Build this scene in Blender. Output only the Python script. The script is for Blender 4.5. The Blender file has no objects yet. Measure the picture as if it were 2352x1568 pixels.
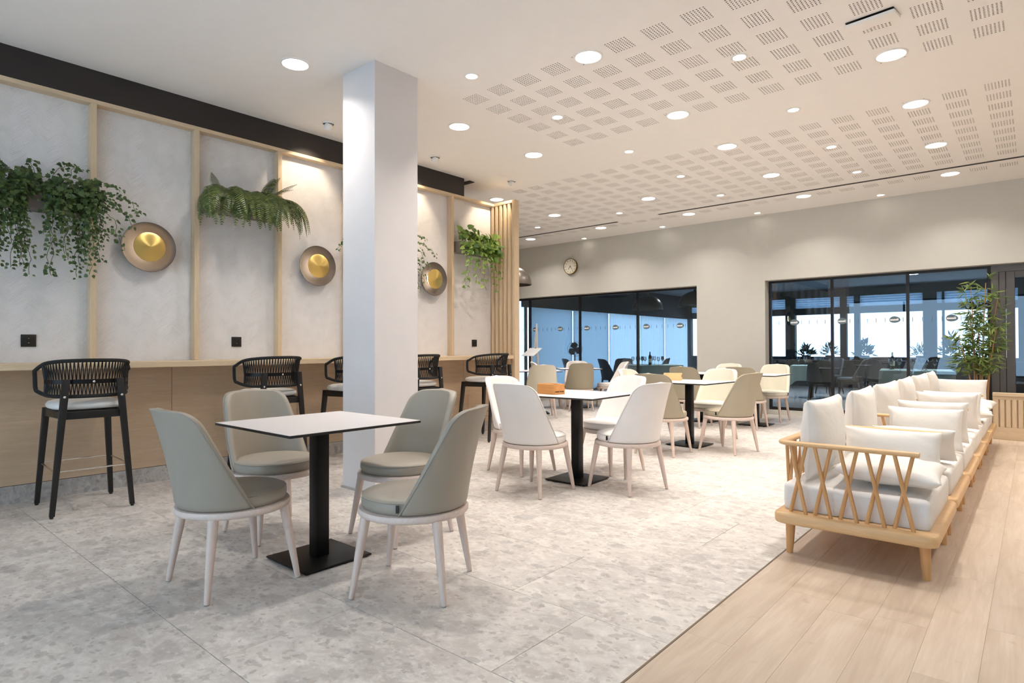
import bpy, bmesh, math, random
from mathutils import Vector, Matrix, Euler
R = math.radians
random.seed(7)
C = bpy.context.scene.collection
S = bpy.context.scene

# ------------------------------------------------------------------ camera
cam = bpy.data.cameras.new('camera')
cam.sensor_width = 36.0
cam.lens = 1392.09 / 2352 * 36.0
cam.clip_start = 0.05
cam.clip_end = 200
camo = bpy.data.objects.new('camera', cam)
C.objects.link(camo)
camo.matrix_world = Matrix.Translation((0, 0, 1.17)) @ Matrix.Rotation(R(40.832), 4, 'Z') @ \
    Matrix.Rotation(R(90 + 0.5855), 4, 'X') @ Matrix.Rotation(R(-0.1613), 4, 'Z')
S.camera = camo

# ------------------------------------------------------------------ world, exposure
wd = bpy.data.worlds.new('overcast_sky')
S.world = wd
wd.use_nodes = True
bg = wd.node_tree.nodes['Background']
bg.inputs[0].default_value = (0.56, 0.78, 1.0, 1)
bg.inputs[1].default_value = 3.5
S.view_settings.view_transform = 'Standard'
S.view_settings.look = 'None'
S.view_settings.gamma = 1.0
S.view_settings.use_curve_mapping = False
S.view_settings.exposure = 0.18
cy = S.cycles
cy.max_bounces = 7; cy.diffuse_bounces = 4; cy.glossy_bounces = 3; cy.transmission_bounces = 3; cy.transparent_max_bounces = 8
cy.caustics_reflective = False; cy.caustics_refractive = False
cy.use_adaptive_sampling = True; cy.adaptive_threshold = 0.13; cy.adaptive_min_samples = 12
LAMP_COL = (1.0, 0.935, 0.86)
BIG_E = 10.0          # brightness of the visible lens
BIG_W = 12.0          # watts of each large downlight's beam
SMALL_E = 12.0

# ------------------------------------------------------------------ material helpers
def srgb(r, g, b):
    f = lambda c: (c / 255 / 12.92) if c / 255 <= 0.04045 else ((c / 255 + 0.055) / 1.055) ** 2.4
    return (f(r), f(g), f(b), 1.0)

MATS = {}
class NT:
    def __init__(s, name):
        s.m = bpy.data.materials.new(name)
        s.m.use_nodes = True
        s.t = s.m.node_tree
        s.b = s.t.nodes['Principled BSDF']
        s.out = s.t.nodes['Material Output']
        MATS[name] = s.m
    def n(s, typ, **kw):
        nd = s.t.nodes.new(typ)
        for k, v in kw.items():
            if k.startswith('_'):
                setattr(nd, k[1:], v)
            else:
                key = int(k[1:]) if k[0] == 'i' and k[1:].isdigit() else k.replace('__', ' ')
                nd.inputs[key].default_value = v
        return nd
    def l(s, a, b):
        s.t.links.new(a, b)
    def set(s, col=None, rough=None, metal=None, **kw):
        if col is not None: s.b.inputs['Base Color'].default_value = col
        if rough is not None: s.b.inputs['Roughness'].default_value = rough
        if metal is not None: s.b.inputs['Metallic'].default_value = metal
        for k, v in kw.items(): s.b.inputs[k.replace('__', ' ')].default_value = v
        return s
    def coords(s, scale=(1, 1, 1), rand=False, rot=(0, 0, 0)):
        tc = s.n('ShaderNodeTexCoord')
        mp = s.n('ShaderNodeMapping')
        mp.inputs['Scale'].default_value = scale
        mp.inputs['Rotation'].default_value = rot
        src = tc.outputs['Object']
        if rand:
            oi = s.n('ShaderNodeObjectInfo')
            ml = s.n('ShaderNodeMath', _operation='MULTIPLY', i1=63.0)
            s.l(oi.outputs['Random'], ml.inputs[0])
            va = s.n('ShaderNodeVectorMath', _operation='ADD')
            s.l(src, va.inputs[0]); s.l(ml.outputs[0], va.inputs[1])
            src = va.outputs[0]
        s.l(src, mp.inputs['Vector'])
        return mp.outputs[0]
    def noise(s, vec, scale, detail=4, rough=0.55, dist=0.0):
        nd = s.n('ShaderNodeTexNoise', Scale=scale, Detail=detail, Roughness=rough, Distortion=dist)
        s.l(vec, nd.inputs['Vector'])
        return nd.outputs['Fac']
    def ramp(s, fac, stops):
        nd = s.n('ShaderNodeValToRGB')
        el = nd.color_ramp.elements
        while len(el) < len(stops): el.new(0.5)
        for e, (p, c) in zip(el, stops):
            e.position = p
            e.color = c if len(c) == 4 else (*c, 1)
        s.l(fac, nd.inputs[0])
        return nd.outputs[0]
    def mix(s, fac, a, b, mode='MIX'):
        nd = s.n('ShaderNodeMix', _data_type='RGBA', _blend_type=mode)
        for sock, val in ((nd.inputs[0], fac), (nd.inputs[6], a), (nd.inputs[7], b)):
            if hasattr(val, 'links'): s.l(val, sock)
            else: sock.default_value = val
        return nd.outputs[2]
    def bump(s, h, strength=0.2, dist=0.01):
        nd = s.n('ShaderNodeBump', Strength=strength, Distance=dist)
        s.l(h, nd.inputs['Height'])
        s.l(nd.outputs[0], s.b.inputs['Normal'])
    def color(s, sock):
        s.l(sock, s.b.inputs['Base Color'])

def plain(name, col, rough=0.5, metal=0.0, var=0.04, bumps=None, **kw):
    t = NT(name).set(col, rough, metal, **kw)
    v = t.coords()
    f = t.noise(v, 6.0, 3)
    lo = tuple(c * (1 - var) for c in col[:3]) + (1,)
    hi = tuple(min(1, c * (1 + var)) for c in col[:3]) + (1,)
    t.color(t.ramp(f, [(0.3, lo), (0.7, hi)]))
    if bumps:
        t.bump(t.noise(v, bumps[0], 3), bumps[1], bumps[2])
    return t.m

def wood(name, c1, c2, grain='z', rough=0.5, scale=1.0, rand=True, tone=0.0):
    t = NT(name).set(rough=rough)
    sc = {'x': (1.2, 16, 16), 'y': (16, 1.2, 16), 'z': (16, 16, 1.2)}[grain]
    v = t.coords(tuple(a * scale for a in sc), rand)
    f = t.noise(v, 2.0, 6, 0.6, 0.6)
    v2 = t.coords(tuple(a * scale * 3 for a in sc), rand)
    f2 = t.noise(v2, 4.0, 4, 0.6, 0.2)
    col = t.mix(t.ramp(f2, [(0.35, (0, 0, 0)), (0.7, (1, 1, 1))]), t.ramp(f, [(0.3, c1), (0.7, c2)]),
                tuple((a + b) / 2 * 0.9 for a, b in zip(c1[:3], c2[:3])) + (1,))
    if tone:
        oi = t.n('ShaderNodeObjectInfo')
        rr = t.ramp(oi.outputs['Random'], [(0, (1 - tone,) * 3), (1, (1.0,) * 3)])
        col = t.mix(1.0, col, rr, 'MULTIPLY')
    t.color(col)
    t.bump(f2, 0.08, 0.002)
    return t.m

# --- paints
plain('ceiling_paint', srgb(246, 242, 238), 0.9, var=0.008)
plain('hole_dark', srgb(150, 130, 114), 0.9)
plain('wall_grey_paint', srgb(206, 203, 195), 0.85, var=0.012)
plain('column_paint', srgb(222, 217, 216), 0.8, var=0.012)
plain('black_paint', srgb(44, 38, 36), 0.6, var=0.05)
plain('white_plastic', srgb(240, 238, 234), 0.35, var=0.01)
plain('black_metal', srgb(26, 25, 25), 0.38, 0.6, var=0.06)
plain('black_wood', srgb(20, 19, 19), 0.42, var=0.1)
plain('black_rope', srgb(30, 29, 28), 0.85, var=0.15, bumps=(260, 0.6, 0.003))
plain('black_plastic', srgb(22, 21, 21), 0.45, var=0.05)
plain('planter_grey', srgb(122, 112, 108), 0.55, var=0.04)
plain('dark_aluminium', srgb(100, 94, 89), 0.42, 0.5, var=0.03)
plain('frame_black', srgb(38, 34, 34), 0.45, 0.3, var=0.05)
plain('soil', srgb(60, 46, 36), 0.95, var=0.3)
plain('laminate_white', srgb(220, 215, 215), 0.38, var=0.02)
plain('laminate_core', srgb(28, 26, 26), 0.5)
plain('chrome', srgb(225, 222, 220), 0.15, 1.0, var=0.01)
plain('cloth_green', srgb(196, 214, 204), 0.85, var=0.03)
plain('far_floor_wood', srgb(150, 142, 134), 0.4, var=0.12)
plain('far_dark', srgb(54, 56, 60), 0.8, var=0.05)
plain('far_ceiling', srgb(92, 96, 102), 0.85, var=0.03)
plain('fan_grey', srgb(60, 60, 62), 0.5)
plain('pendant_metal', srgb(128, 120, 112), 0.35, 0.7, var=0.04)
plain('bottle_glass', srgb(38, 44, 30), 0.12, var=0.1)
plain('paper_label', srgb(226, 220, 196), 0.7)
plain('clock_face', srgb(242, 236, 218), 0.5, var=0.01)
plain('clock_brass', srgb(156, 124, 60), 0.3, 0.9, var=0.03)
plain('menu_white', srgb(245, 245, 246), 0.5, var=0.01)
plain('grout', srgb(150, 143, 138), 0.9)
plain('trim_strip', srgb(120, 104, 88), 0.5, 0.4)

def leather(name, col, rough=0.45):
    t = NT(name).set(col, rough)
    v = t.coords()
    f = t.noise(v, 3.0, 3)
    t.color(t.ramp(f, [(0.3, tuple(c * 0.96 for c in col[:3])), (0.7, tuple(min(1, c * 1.03) for c in col[:3]))]))
    vo = t.n('ShaderNodeTexVoronoi', Scale=420.0)
    t.l(v, vo.inputs['Vector'])
    t.bump(vo.outputs['Distance'], 0.12, 0.0015)
leather('leather_sage', srgb(158, 149, 136))
leather('leather_tan', srgb(172, 162, 141))
leather('leather_cream', srgb(226, 221, 204))
leather('leather_white', srgb(236, 230, 226))
leather('leather_dark', srgb(78, 79, 82))
plain('seam_dark', srgb(120, 117, 106), 0.6)
plain('seam_light', srgb(212, 204, 198), 0.6)
plain('seat_vinyl', srgb(232, 229, 224), 0.45, var=0.02)

def fabric(name, col):
    t = NT(name).set(col, 0.9, Sheen__Weight=0.15)
    v = t.coords()
    f = t.noise(v, 2.5, 3)
    t.color(t.ramp(f, [(0.3, tuple(c * 0.97 for c in col[:3])), (0.7, tuple(min(1, c * 1.02) for c in col[:3]))]))
    t.bump(t.noise(v, 9.0, 4, 0.6), 0.22, 0.02)
fabric('cushion_fabric', srgb(231, 226, 219))
fabric('seat_fabric', srgb(227, 222, 217))

wood('wood_ash', srgb(226, 204, 172), srgb(210, 184, 150), 'z', 0.5)
wood('wood_ash_y', srgb(226, 204, 172), srgb(210, 184, 150), 'y', 0.5)
wood('wood_ash_x', srgb(226, 204, 172), srgb(210, 184, 150), 'x', 0.5)
wood('wood_panel', srgb(214, 187, 157), srgb(194, 164, 133), 'y', 0.5, 0.8)
wood('wood_sofa', srgb(226, 188, 140), srgb(208, 164, 114), 'x', 0.42)
wood('wood_sofa_z', srgb(216, 166, 110), srgb(196, 144, 90), 'z', 0.42)
wood('wood_leg', srgb(224, 204, 192), srgb(210, 189, 177), 'z', 0.5)
wood('wood_rim', srgb(227, 209, 199), srgb(216, 197, 186), 'x', 0.5, 0.5)
wood('wood_box_pale', srgb(240, 204, 150), srgb(222, 180, 122), 'x', 0.5)
wood('wood_box', srgb(222, 160, 92), srgb(190, 124, 62), 'x', 0.5)
wood('bamboo_cane', srgb(200, 152, 96), srgb(170, 120, 70), 'z', 0.5)

def floor_plank():
    t = NT('floor_plank').set(rough=0.42)
    v = t.coords((9, 0.9, 9), True)
    f = t.noise(v, 1.6, 6, 0.6, 0.8)
    v2 = t.coords((40, 2.2, 40), True)
    f2 = t.noise(v2, 2.0, 5, 0.6, 0.2)
    v3 = t.coords((4, 3, 4), True)
    kn = t.noise(v3, 2.3, 2, 0.5)
    col = t.ramp(f, [(0.28, srgb(192, 171, 150)), (0.5, srgb(207, 188, 168)), (0.72, srgb(217, 199, 180))])
    col = t.mix(t.ramp(f2, [(0.4, (0, 0, 0)), (0.75, (0.5,) * 3)]), col, srgb(192, 169, 146))
    col = t.mix(t.ramp(kn, [(0.68, (0, 0, 0)), (0.78, (0.55,) * 3)]), col, srgb(172, 147, 124))
    oi = t.n('ShaderNodeObjectInfo')
    rr = t.ramp(oi.outputs['Random'], [(0, (0.87, 0.86, 0.85)), (1, (1.0, 1.0, 1.0))])
    t.color(t.mix(1.0, col, rr, 'MULTIPLY'))
    t.bump(f2, 0.08, 0.002)
floor_plank()

def stone(name, rand, shade=1.0):
    t = NT(name).set(rough=0.42)
    v = t.coords((1, 1, 1), rand)
    big = t.noise(v, 1.6, 4, 0.6)
    wn = t.n('ShaderNodeTexNoise', Scale=9.0, Detail=7.0, Roughness=0.62)
    t.l(v, wn.inputs['Vector'])
    ad = t.n('ShaderNodeMix', _data_type='RGBA', _blend_type='LINEAR_LIGHT')
    ad.inputs[0].default_value = 0.055
    t.l(v, ad.inputs[6]); t.l(wn.outputs['Color'], ad.inputs[7])
    st = t.n('ShaderNodeMapping'); st.inputs['Scale'].default_value = (0.7, 1.15, 1.0)
    t.l(ad.outputs[2], st.inputs['Vector'])
    def clast(scale, thr, rad):
        vo = t.n('ShaderNodeTexVoronoi', Scale=scale)
        t.l(st.outputs[0], vo.inputs['Vector'])
        sep = t.n('ShaderNodeSeparateColor'); t.l(vo.outputs['Color'], sep.inputs[0])
        m1 = t.ramp(sep.outputs[0], [(thr, (0, 0, 0)), (min(1, thr + 0.02), (1, 1, 1))])
        m2 = t.ramp(vo.outputs['Distance'], [(rad, (1, 1, 1)), (rad + 0.07, (0, 0, 0))])
        return t.mix(1.0, m1, m2, 'MULTIPLY'), sep.outputs[1]
    g = lambda r_, g_, b_: tuple(c * shade for c in srgb(r_, g_, b_)[:3]) + (1,)
    fine = t.noise(v, 38, 5, 0.65)
    vm = t.coords((0.85, 1.1, 1), rand)
    mid = t.noise(vm, 15, 6, 0.68, 0.4)
    col = t.ramp(big, [(0.3, g(186, 179, 174)), (0.5, g(201, 194, 188)), (0.72, g(212, 205, 198))])
    col = t.mix(t.ramp(mid, [(0.47, (0, 0, 0)), (0.68, (0.75,) * 3)]), col, g(232, 226, 219))
    col = t.mix(t.ramp(mid, [(0.28, (0.6,) * 3), (0.44, (0, 0, 0))]), col, g(180, 171, 164))
    c1, r1 = clast(6.0, 0.72, 0.34)
    c2, r2 = clast(15.0, 0.62, 0.36)
    c3, r3 = clast(34.0, 0.58, 0.36)
    cc = t.ramp(r1, [(0.1, g(164, 160, 160)), (0.9, g(178, 170, 164))])
    col = t.mix(t.mix(1.0, c1, (0.5, 0.5, 0.5, 1), 'MULTIPLY'), col, cc)
    col = t.mix(t.mix(1.0, c2, (0.5, 0.5, 0.5, 1), 'MULTIPLY'), col, t.ramp(r2, [(0.1, g(152, 147, 146)), (0.9, g(178, 168, 160))]))
    col = t.mix(t.mix(1.0, c3, (0.5, 0.5, 0.5, 1), 'MULTIPLY'), col, t.ramp(r3, [(0.1, g(146, 139, 136)), (0.9, g(178, 169, 161))]))
    col = t.mix(t.ramp(fine, [(0.56, (0, 0, 0)), (0.70, (0.6,) * 3)]), col, g(232, 227, 221))
    t.color(col)
    t.bump(fine, 0.04, 0.002)
stone('stone_tile', True)
stone('stone_skirting', True, 0.72)

def chevron():
    t = NT('chevron_panel').set(rough=0.75)
    tc = t.n('ShaderNodeTexCoord')
    sp = t.n('ShaderNodeSeparateXYZ'); t.l(tc.outputs['Object'], sp.inputs[0])
    wob = t.n('ShaderNodeTexNoise', Scale=6.0, Detail=3.0)
    t.l(tc.outputs['Object'], wob.inputs['Vector'])
    pp = t.n('ShaderNodeMath', _operation='PINGPONG', i1=0.115); t.l(sp.outputs[1], pp.inputs[0])
    a = t.n('ShaderNodeMath', _operation='MULTIPLY_ADD', i1=0.8); t.l(pp.outputs[0], a.inputs[0]); t.l(sp.outputs[2], a.inputs[2])
    b = t.n('ShaderNodeMath', _operation='MULTIPLY_ADD', i1=0.028); t.l(wob.outputs['Fac'], b.inputs[0]); t.l(a.outputs[0], b.inputs[2])
    fr = t.n('ShaderNodeMath', _operation='MULTIPLY', i1=2 * math.pi / 0.0125); t.l(b.outputs[0], fr.inputs[0])
    sn = t.n('ShaderNodeMath', _operation='SINE'); t.l(fr.outputs[0], sn.inputs[0])
    amp = t.noise(t.coords((1, 3, 3)), 3.0, 3)
    h = t.n('ShaderNodeMath', _operation='MULTIPLY'); t.l(sn.outputs[0], h.inputs[0])
    t.l(t.ramp(amp, [(0.32, (0.15,) * 3), (0.62, (1,) * 3)]), h.inputs[1])
    mr = t.n('ShaderNodeMath', _operation='MULTIPLY_ADD', i1=0.5, i2=0.5); t.l(h.outputs[0], mr.inputs[0])
    t.color(t.ramp(mr.outputs[0], [(0.1, srgb(212, 206, 205)), (0.7, srgb(236, 233, 232))]))
    t.bump(mr.outputs[0], 0.42, 0.004)
chevron()

def emis(name, col, e):
    t = NT(name)
    t.b.inputs['Base Color'].default_value = (0.9, 0.9, 0.9, 1)
    t.b.inputs['Emission Color'].default_value = (*col, 1)
    t.b.inputs['Emission Strength'].default_value = e
    return t.m
emis('lamp_big', LAMP_COL, BIG_E)
emis('lamp_small', (1.0, 0.93, 0.82), SMALL_E)
emis('lamp_ring', (1.0, 0.82, 0.62), 9.0)
emis('lamp_warm', (1.0, 0.80, 0.55), 12.0)
for q in ('lamp_big', 'lamp_small', 'lamp_warm'): MATS[q].cycles.emission_sampling = 'NONE'   # the beams below do the lighting

def brass():
    t = NT('brass_brushed').set(srgb(214, 178, 96), 0.28, 1.0, Anisotropic=0.85)
    tg = t.n('ShaderNodeTangent', _direction_type='RADIAL', _axis='Z')
    t.l(tg.outputs[0], t.b.inputs['Tangent'])
    tc = t.coords()
    t.color(t.ramp(t.noise(tc, 3, 1), [(0.3, srgb(222, 192, 116)), (0.7, srgb(226, 198, 122))]))
brass()
plain('bronze_dish', srgb(84, 76, 72), 0.5, 0.3, var=0.03)

def leaf(name, cols, rough=0.4, trans=0.25):
    t = NT(name).set(rough=rough)
    oi = t.n('ShaderNodeObjectInfo')
    v = t.coords()
    geo = t.n('ShaderNodeNewGeometry')
    ad = t.n('ShaderNodeMath', _operation='ADD'); t.l(oi.outputs['Random'], ad.inputs[0]); t.l(geo.outputs['Random Per Island'], ad.inputs[1])
    fr = t.n('ShaderNodeMath', _operation='FRACT'); t.l(ad.outputs[0], fr.inputs[0])
    k = len(cols) - 1
    col = t.ramp(fr.outputs[0], [(i / k, c) for i, c in enumerate(cols)])
    f = t.noise(v, 40, 2)
    col = t.mix(t.ramp(f, [(0.4, (0, 0, 0)), (0.7, (0.3,) * 3)]), col, cols[-1])
    t.color(col)
    tr = t.n('ShaderNodeBsdfTranslucent'); t.l(col, tr.inputs[0])
    mx = t.n('ShaderNodeMixShader', i0=trans)
    t.l(t.b.outputs[0], mx.inputs[1]); t.l(tr.outputs[0], mx.inputs[2])
    t.l(mx.outputs[0], t.out.inputs[0])
leaf('ivy_leaf', [srgb(40, 62, 36), srgb(58, 84, 44), srgb(84, 108, 56), srgb(52, 74, 42), srgb(110, 130, 74)])
leaf('fern_leaf', [srgb(66, 86, 48), srgb(94, 112, 62), srgb(128, 138, 76), srgb(78, 98, 58)])
leaf('pothos_leaf', [srgb(82, 118, 52), srgb(120, 152, 62), srgb(160, 184, 84), srgb(90, 124, 70)])
leaf('bamboo_leaf', [srgb(70, 96, 48), srgb(110, 132, 66), srgb(156, 170, 98), srgb(88, 112, 58)])
leaf('dark_leaf', [srgb(30, 48, 40), srgb(48, 66, 52), srgb(60, 80, 60)])
plain('stem_green', srgb(92, 96, 54), 0.6, var=0.15)

def glass_tint(name, tint, refl=1.0):
    t = NT(name)
    t.t.nodes.remove(t.b)
    fr = t.n('ShaderNodeFresnel', IOR=1.5)
    tr = t.n('ShaderNodeBsdfTransparent'); tr.inputs[0].default_value = (*tint, 1)
    gl = t.n('ShaderNodeBsdfGlossy', Roughness=0.0); gl.inputs[0].default_value = (0.9, 0.95, 1, 1)
    mx = t.n('ShaderNodeMixShader')
    ml = t.n('ShaderNodeMath', _operation='MULTIPLY', i1=refl)
    t.l(fr.outputs[0], ml.inputs[0]); t.l(ml.outputs[0], mx.inputs[0])
    t.l(tr.outputs[0], mx.inputs[1]); t.l(gl.outputs[0], mx.inputs[2])
    t.l(mx.outputs[0], t.out.inputs[0])
glass_tint('glass_pane', (0.76, 0.83, 0.88), 1.3)
glass_tint('glass_clear', (0.93, 0.95, 0.96), 2.2)

def translucent(name, col):
    t = NT(name).set(col, 0.9)
    tr = t.n('ShaderNodeBsdfTranslucent'); tr.inputs[0].default_value = col
    mx = t.n('ShaderNodeMixShader', i0=0.8)
    t.l(t.b.outputs[0], mx.inputs[1]); t.l(tr.outputs[0], mx.inputs[2])
    t.l(mx.outputs[0], t.out.inputs[0])
translucent('blind_cloth', srgb(196, 203, 208))
translucent('blind_slat_cloth', srgb(186, 196, 206))
plain('blind_slat_mat', srgb(190, 205, 220), 0.6, var=0.02)
plain('decal_grey', srgb(104, 120, 128), 0.7)
plain('print_dark', srgb(70, 44, 26), 0.7)
plain('print_red', srgb(196, 70, 40), 0.7)

# ------------------------------------------------------------------ mesh helpers
class MB:
    def __init__(s):
        s.v = []; s.f = []; s.mi = []; s.cur = 0
    def add(s, vs, fs, M=None):
        o = len(s.v)
        for p in vs:
            s.v.append(tuple(M @ Vector(p)) if M is not None else tuple(p))
        for f in fs:
            s.f.append(tuple(i + o for i in f)); s.mi.append(s.cur)
        return s
    def box(s, x0, x1, y0, y1, z0, z1, M=None):
        return s.add([(x0, y0, z0), (x1, y0, z0), (x1, y1, z0), (x0, y1, z0), (x0, y0, z1), (x1, y0, z1), (x1, y1, z1), (x0, y1, z1)],
                     [(0, 3, 2, 1), (4, 5, 6, 7), (0, 1, 5, 4), (1, 2, 6, 5), (2, 3, 7, 6), (3, 0, 4, 7)], M)
    def rings(s, rings, closed=True, caps=(True, True), M=None):
        n = len(rings[0]); vs = [p for r in rings for p in r]; fs = []
        for i in range(len(rings) - 1):
            for j in range(n if closed else n - 1):
                k = (j + 1) % n
                fs.append((i * n + j, i * n + k, (i + 1) * n + k, (i + 1) * n + j))
        if caps[0]: fs.append(tuple(range(n - 1, -1, -1)))
        if caps[1]: fs.append(tuple((len(rings) - 1) * n + j for j in range(n)))
        return s.add(vs, fs, M)
    def lathe(s, prof, n=24, M=None, caps=(True, True)):
        return s.rings([[(r * math.cos(2 * math.pi * j / n), r * math.sin(2 * math.pi * j / n), z) for j in range(n)] for r, z in prof], True, caps, M)
    def tube(s, pts, r, n=8, closed=False, M=None, flat=None):
        P = [Vector(p) for p in pts]; m = len(P); rs = r if isinstance(r, (list, tuple)) else [r] * m
        T = []
        for i in range(m):
            if closed: t = P[(i + 1) % m] - P[i - 1]
            else: t = P[min(i + 1, m - 1)] - P[max(i - 1, 0)]
            T.append(t.normalized())
        up = Vector((0, 0, 1)) if abs(T[0].z) < 0.9 else Vector((1, 0, 0))
        a = T[0].cross(up).normalized(); rg = []
        for i in range(m):
            a = (a - T[i] * a.dot(T[i]))
            if a.length < 1e-6: a = T[i].orthogonal()
            a.normalize(); b = T[i].cross(a)
            fl = flat or (1, 1)
            rg.append([tuple(P[i] + rs[i] * (fl[0] * math.cos(2 * math.pi * j / n) * a + fl[1] * math.sin(2 * math.pi * j / n) * b)) for j in range(n)])
        if closed:
            # match twist between the last ring and the first
            best = min(range(n), key=lambda k: (Vector(rg[-1][k]) - Vector(rg[0][0])).length)
            rg.append([rg[0][(j - best) % n] for j in range(n)])
            return s.rings(rg, True, (False, False), M)
        return s.rings(rg, True, (True, True), M)
    def grid(s, fn, nu, nv, M=None):
        vs = [fn(i / nu, j / nv) for j in range(nv + 1) for i in range(nu + 1)]
        fs = [(j * (nu + 1) + i, j * (nu + 1) + i + 1, (j + 1) * (nu + 1) + i + 1, (j + 1) * (nu + 1) + i) for j in range(nv) for i in range(nu)]
        return s.add(vs, fs, M)
    def mesh(s, name, mats, smooth=False, bevel=0, seg=2, angle=35, weld=False):
        me = bpy.data.meshes.new(name)
        me.from_pydata(s.v, [], s.f)
        for m in ([mats] if isinstance(mats, str) else mats): me.materials.append(MATS[m])
        for p, i in zip(me.polygons, s.mi): p.material_index = i
        bm = bmesh.new(); bm.from_mesh(me)
        if weld: bmesh.ops.remove_doubles(bm, verts=bm.verts, dist=1e-5)
        bmesh.ops.recalc_face_normals(bm, faces=bm.faces)
        if bevel:
            es = [e for e in bm.edges if len(e.link_faces) == 2 and e.calc_face_angle(0) > R(30)]
            bmesh.ops.bevel(bm, geom=es, offset=bevel, segments=seg, affect='EDGES', profile=0.5, clamp_overlap=True)
        bm.to_mesh(me); bm.free()
        if smooth or bevel:
            me.polygons.foreach_set('use_smooth', [True] * len(me.polygons))
            me.set_sharp_from_angle(angle=R(angle))
        return me

def obj(name, me, parent=None, loc=(0, 0, 0), rot=(0, 0, 0), scale=None):
    o = bpy.data.objects.new(name, me); C.objects.link(o)
    o.location = loc; o.rotation_euler = rot
    if scale: o.scale = scale
    if parent: o.parent = parent
    return o
def mk(name, mb, mats, parent=None, loc=(0, 0, 0), rot=(0, 0, 0), **kw):
    return obj(name, mb.mesh(name, mats, **kw), parent, loc, rot)
def tag(o, label, cat, group=None):
    o['label'] = label; o['category'] = cat
    if group: o['group'] = group
    return o
def thing(name, label, cat, loc=(0, 0, 0), rz=0, group=None):
    o = bpy.data.objects.new(name, None); C.objects.link(o)
    o.empty_display_size = 0.1
    o.location = loc; o.rotation_euler = (0, 0, rz)
    return tag(o, label, cat, group)
def struct(o):
    o['kind'] = 'structure'; return o
def stuff(o):
    o['kind'] = 'stuff'; return o
KIDS = {}
def dup(root, loc, rz, label, group=None):
    def cp(o, par):
        c = o.copy(); C.objects.link(c); c.parent = par
        for ch in list(o.children): cp(ch, c)
        return c
    r = cp(root, None)
    r.location = loc; r.rotation_euler = (0, 0, rz); r['label'] = label
    if group: r['group'] = group
    return r
def bake(me, levels=1):
    o = bpy.data.objects.new('bake', me); C.objects.link(o)
    md = o.modifiers.new('s', 'SUBSURF'); md.levels = levels; md.render_levels = levels
    dg = bpy.context.evaluated_depsgraph_get()
    m2 = bpy.data.meshes.new_from_object(o.evaluated_get(dg))
    bpy.data.objects.remove(o)
    m2.name = me.name
    m2.polygons.foreach_set('use_smooth', [True] * len(m2.polygons))
    return m2

H = 3.478            # ceiling height
WX = -5.97           # left wall panel plane
FX = -5.88           # front of wall posts
BY = 10.86           # back wall plane

# ================================================================== FLOOR
b = MB(); b.box(-10.6, 2.6, -4.0, 11.16, -0.12, -0.006)
floor = struct(mk('floor', b, 'grout'))
TL, TW = 1.26, 0.605
b = MB(); b.box(-TL / 2 + 0.001, TL / 2 - 0.001, -TW / 2 + 0.001, TW / 2 - 0.001, -0.012, 0.0)
tile_me = b.mesh('tile', 'stone_tile', bevel=0.0012, seg=1)
def clipped(name, mat, x0, x1, y0, y1, bev=0.0012):
    bb = MB(); w, d = (x1 - x0) / 2, (y1 - y0) / 2
    bb.box(-w + 0.001, w - 0.001, -d + 0.001, d - 0.001, -0.012, 0.0)
    return bb.mesh(name, mat, bevel=bev, seg=1)
row = 0
k0 = int(math.floor((-4.0 - 1.01) / TW)) + 1
for k in range(k0, 17):
    y0 = 1.01 + TW * k; y1 = min(y0 + TW, 11.14)
    if y1 - y0 < 0.05: continue
    off = -2.34 + (0, 0.84, 0.42)[k % 3]
    j0 = int(math.floor((-10.6 - off) / TL))
    for j in range(j0, 10):
        x0, x1 = off + TL * j, off + TL * (j + 1)
        if x0 > -1.15: break
        if x1 < -6.2 and y1 < 5.6: continue
        x0c, x1c = max(x0, -10.58), min(x1, -1.105)
        if x1c - x0c < 0.03: continue
        full = (x0c == x0 and x1c == x1 and abs(y1 - y0 - TW) < 1e-6)
        me = tile_me if full else clipped('tile', 'stone_tile', x0c, x1c, y0, y1)
        obj('tile', me, floor, ((x0c + x1c) / 2, (y0 + y1) / 2, 0))
PW, PL = 0.187, 1.22
b = MB(); b.box(-PW / 2 + 0.0002, PW / 2 - 0.0002, -PL / 2 + 0.0002, PL / 2 - 0.0002, -0.012, 0.0)
plank_me = b.mesh('plank', 'floor_plank', bevel=0.0005, seg=1)
for c in range(20):
    off = {0: 2.36, 1: 2.36 - 0.5, 2: 1.75, 3: 3.04, 4: 2.6, 5: 3.2, 6: 2.05}.get(c, 2.36 + random.uniform(0, 1.2))
    x = -1.098 + PW * (c + 0.5)
    y = off - PL * 6
    while y < 11.14:
        y0, y1 = max(y, -4.0), min(y + PL, 11.14)
        if y1 - y0 > 0.05:
            if y1 - y0 > PL - 1e-4: obj('plank', plank_me, floor, (x, (y0 + y1) / 2, 0))
            else: obj('plank', clipped('plank', 'floor_plank', x - PW / 2, x + PW / 2, y0, y1, 0.0008), floor, (x, (y0 + y1) / 2, 0))
        y += PL
b = MB(); b.box(-1.106, -1.098, -4.0, 10.86, -0.01, 0.0015)
mk('edge_strip', b, 'trim_strip', floor)

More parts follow.
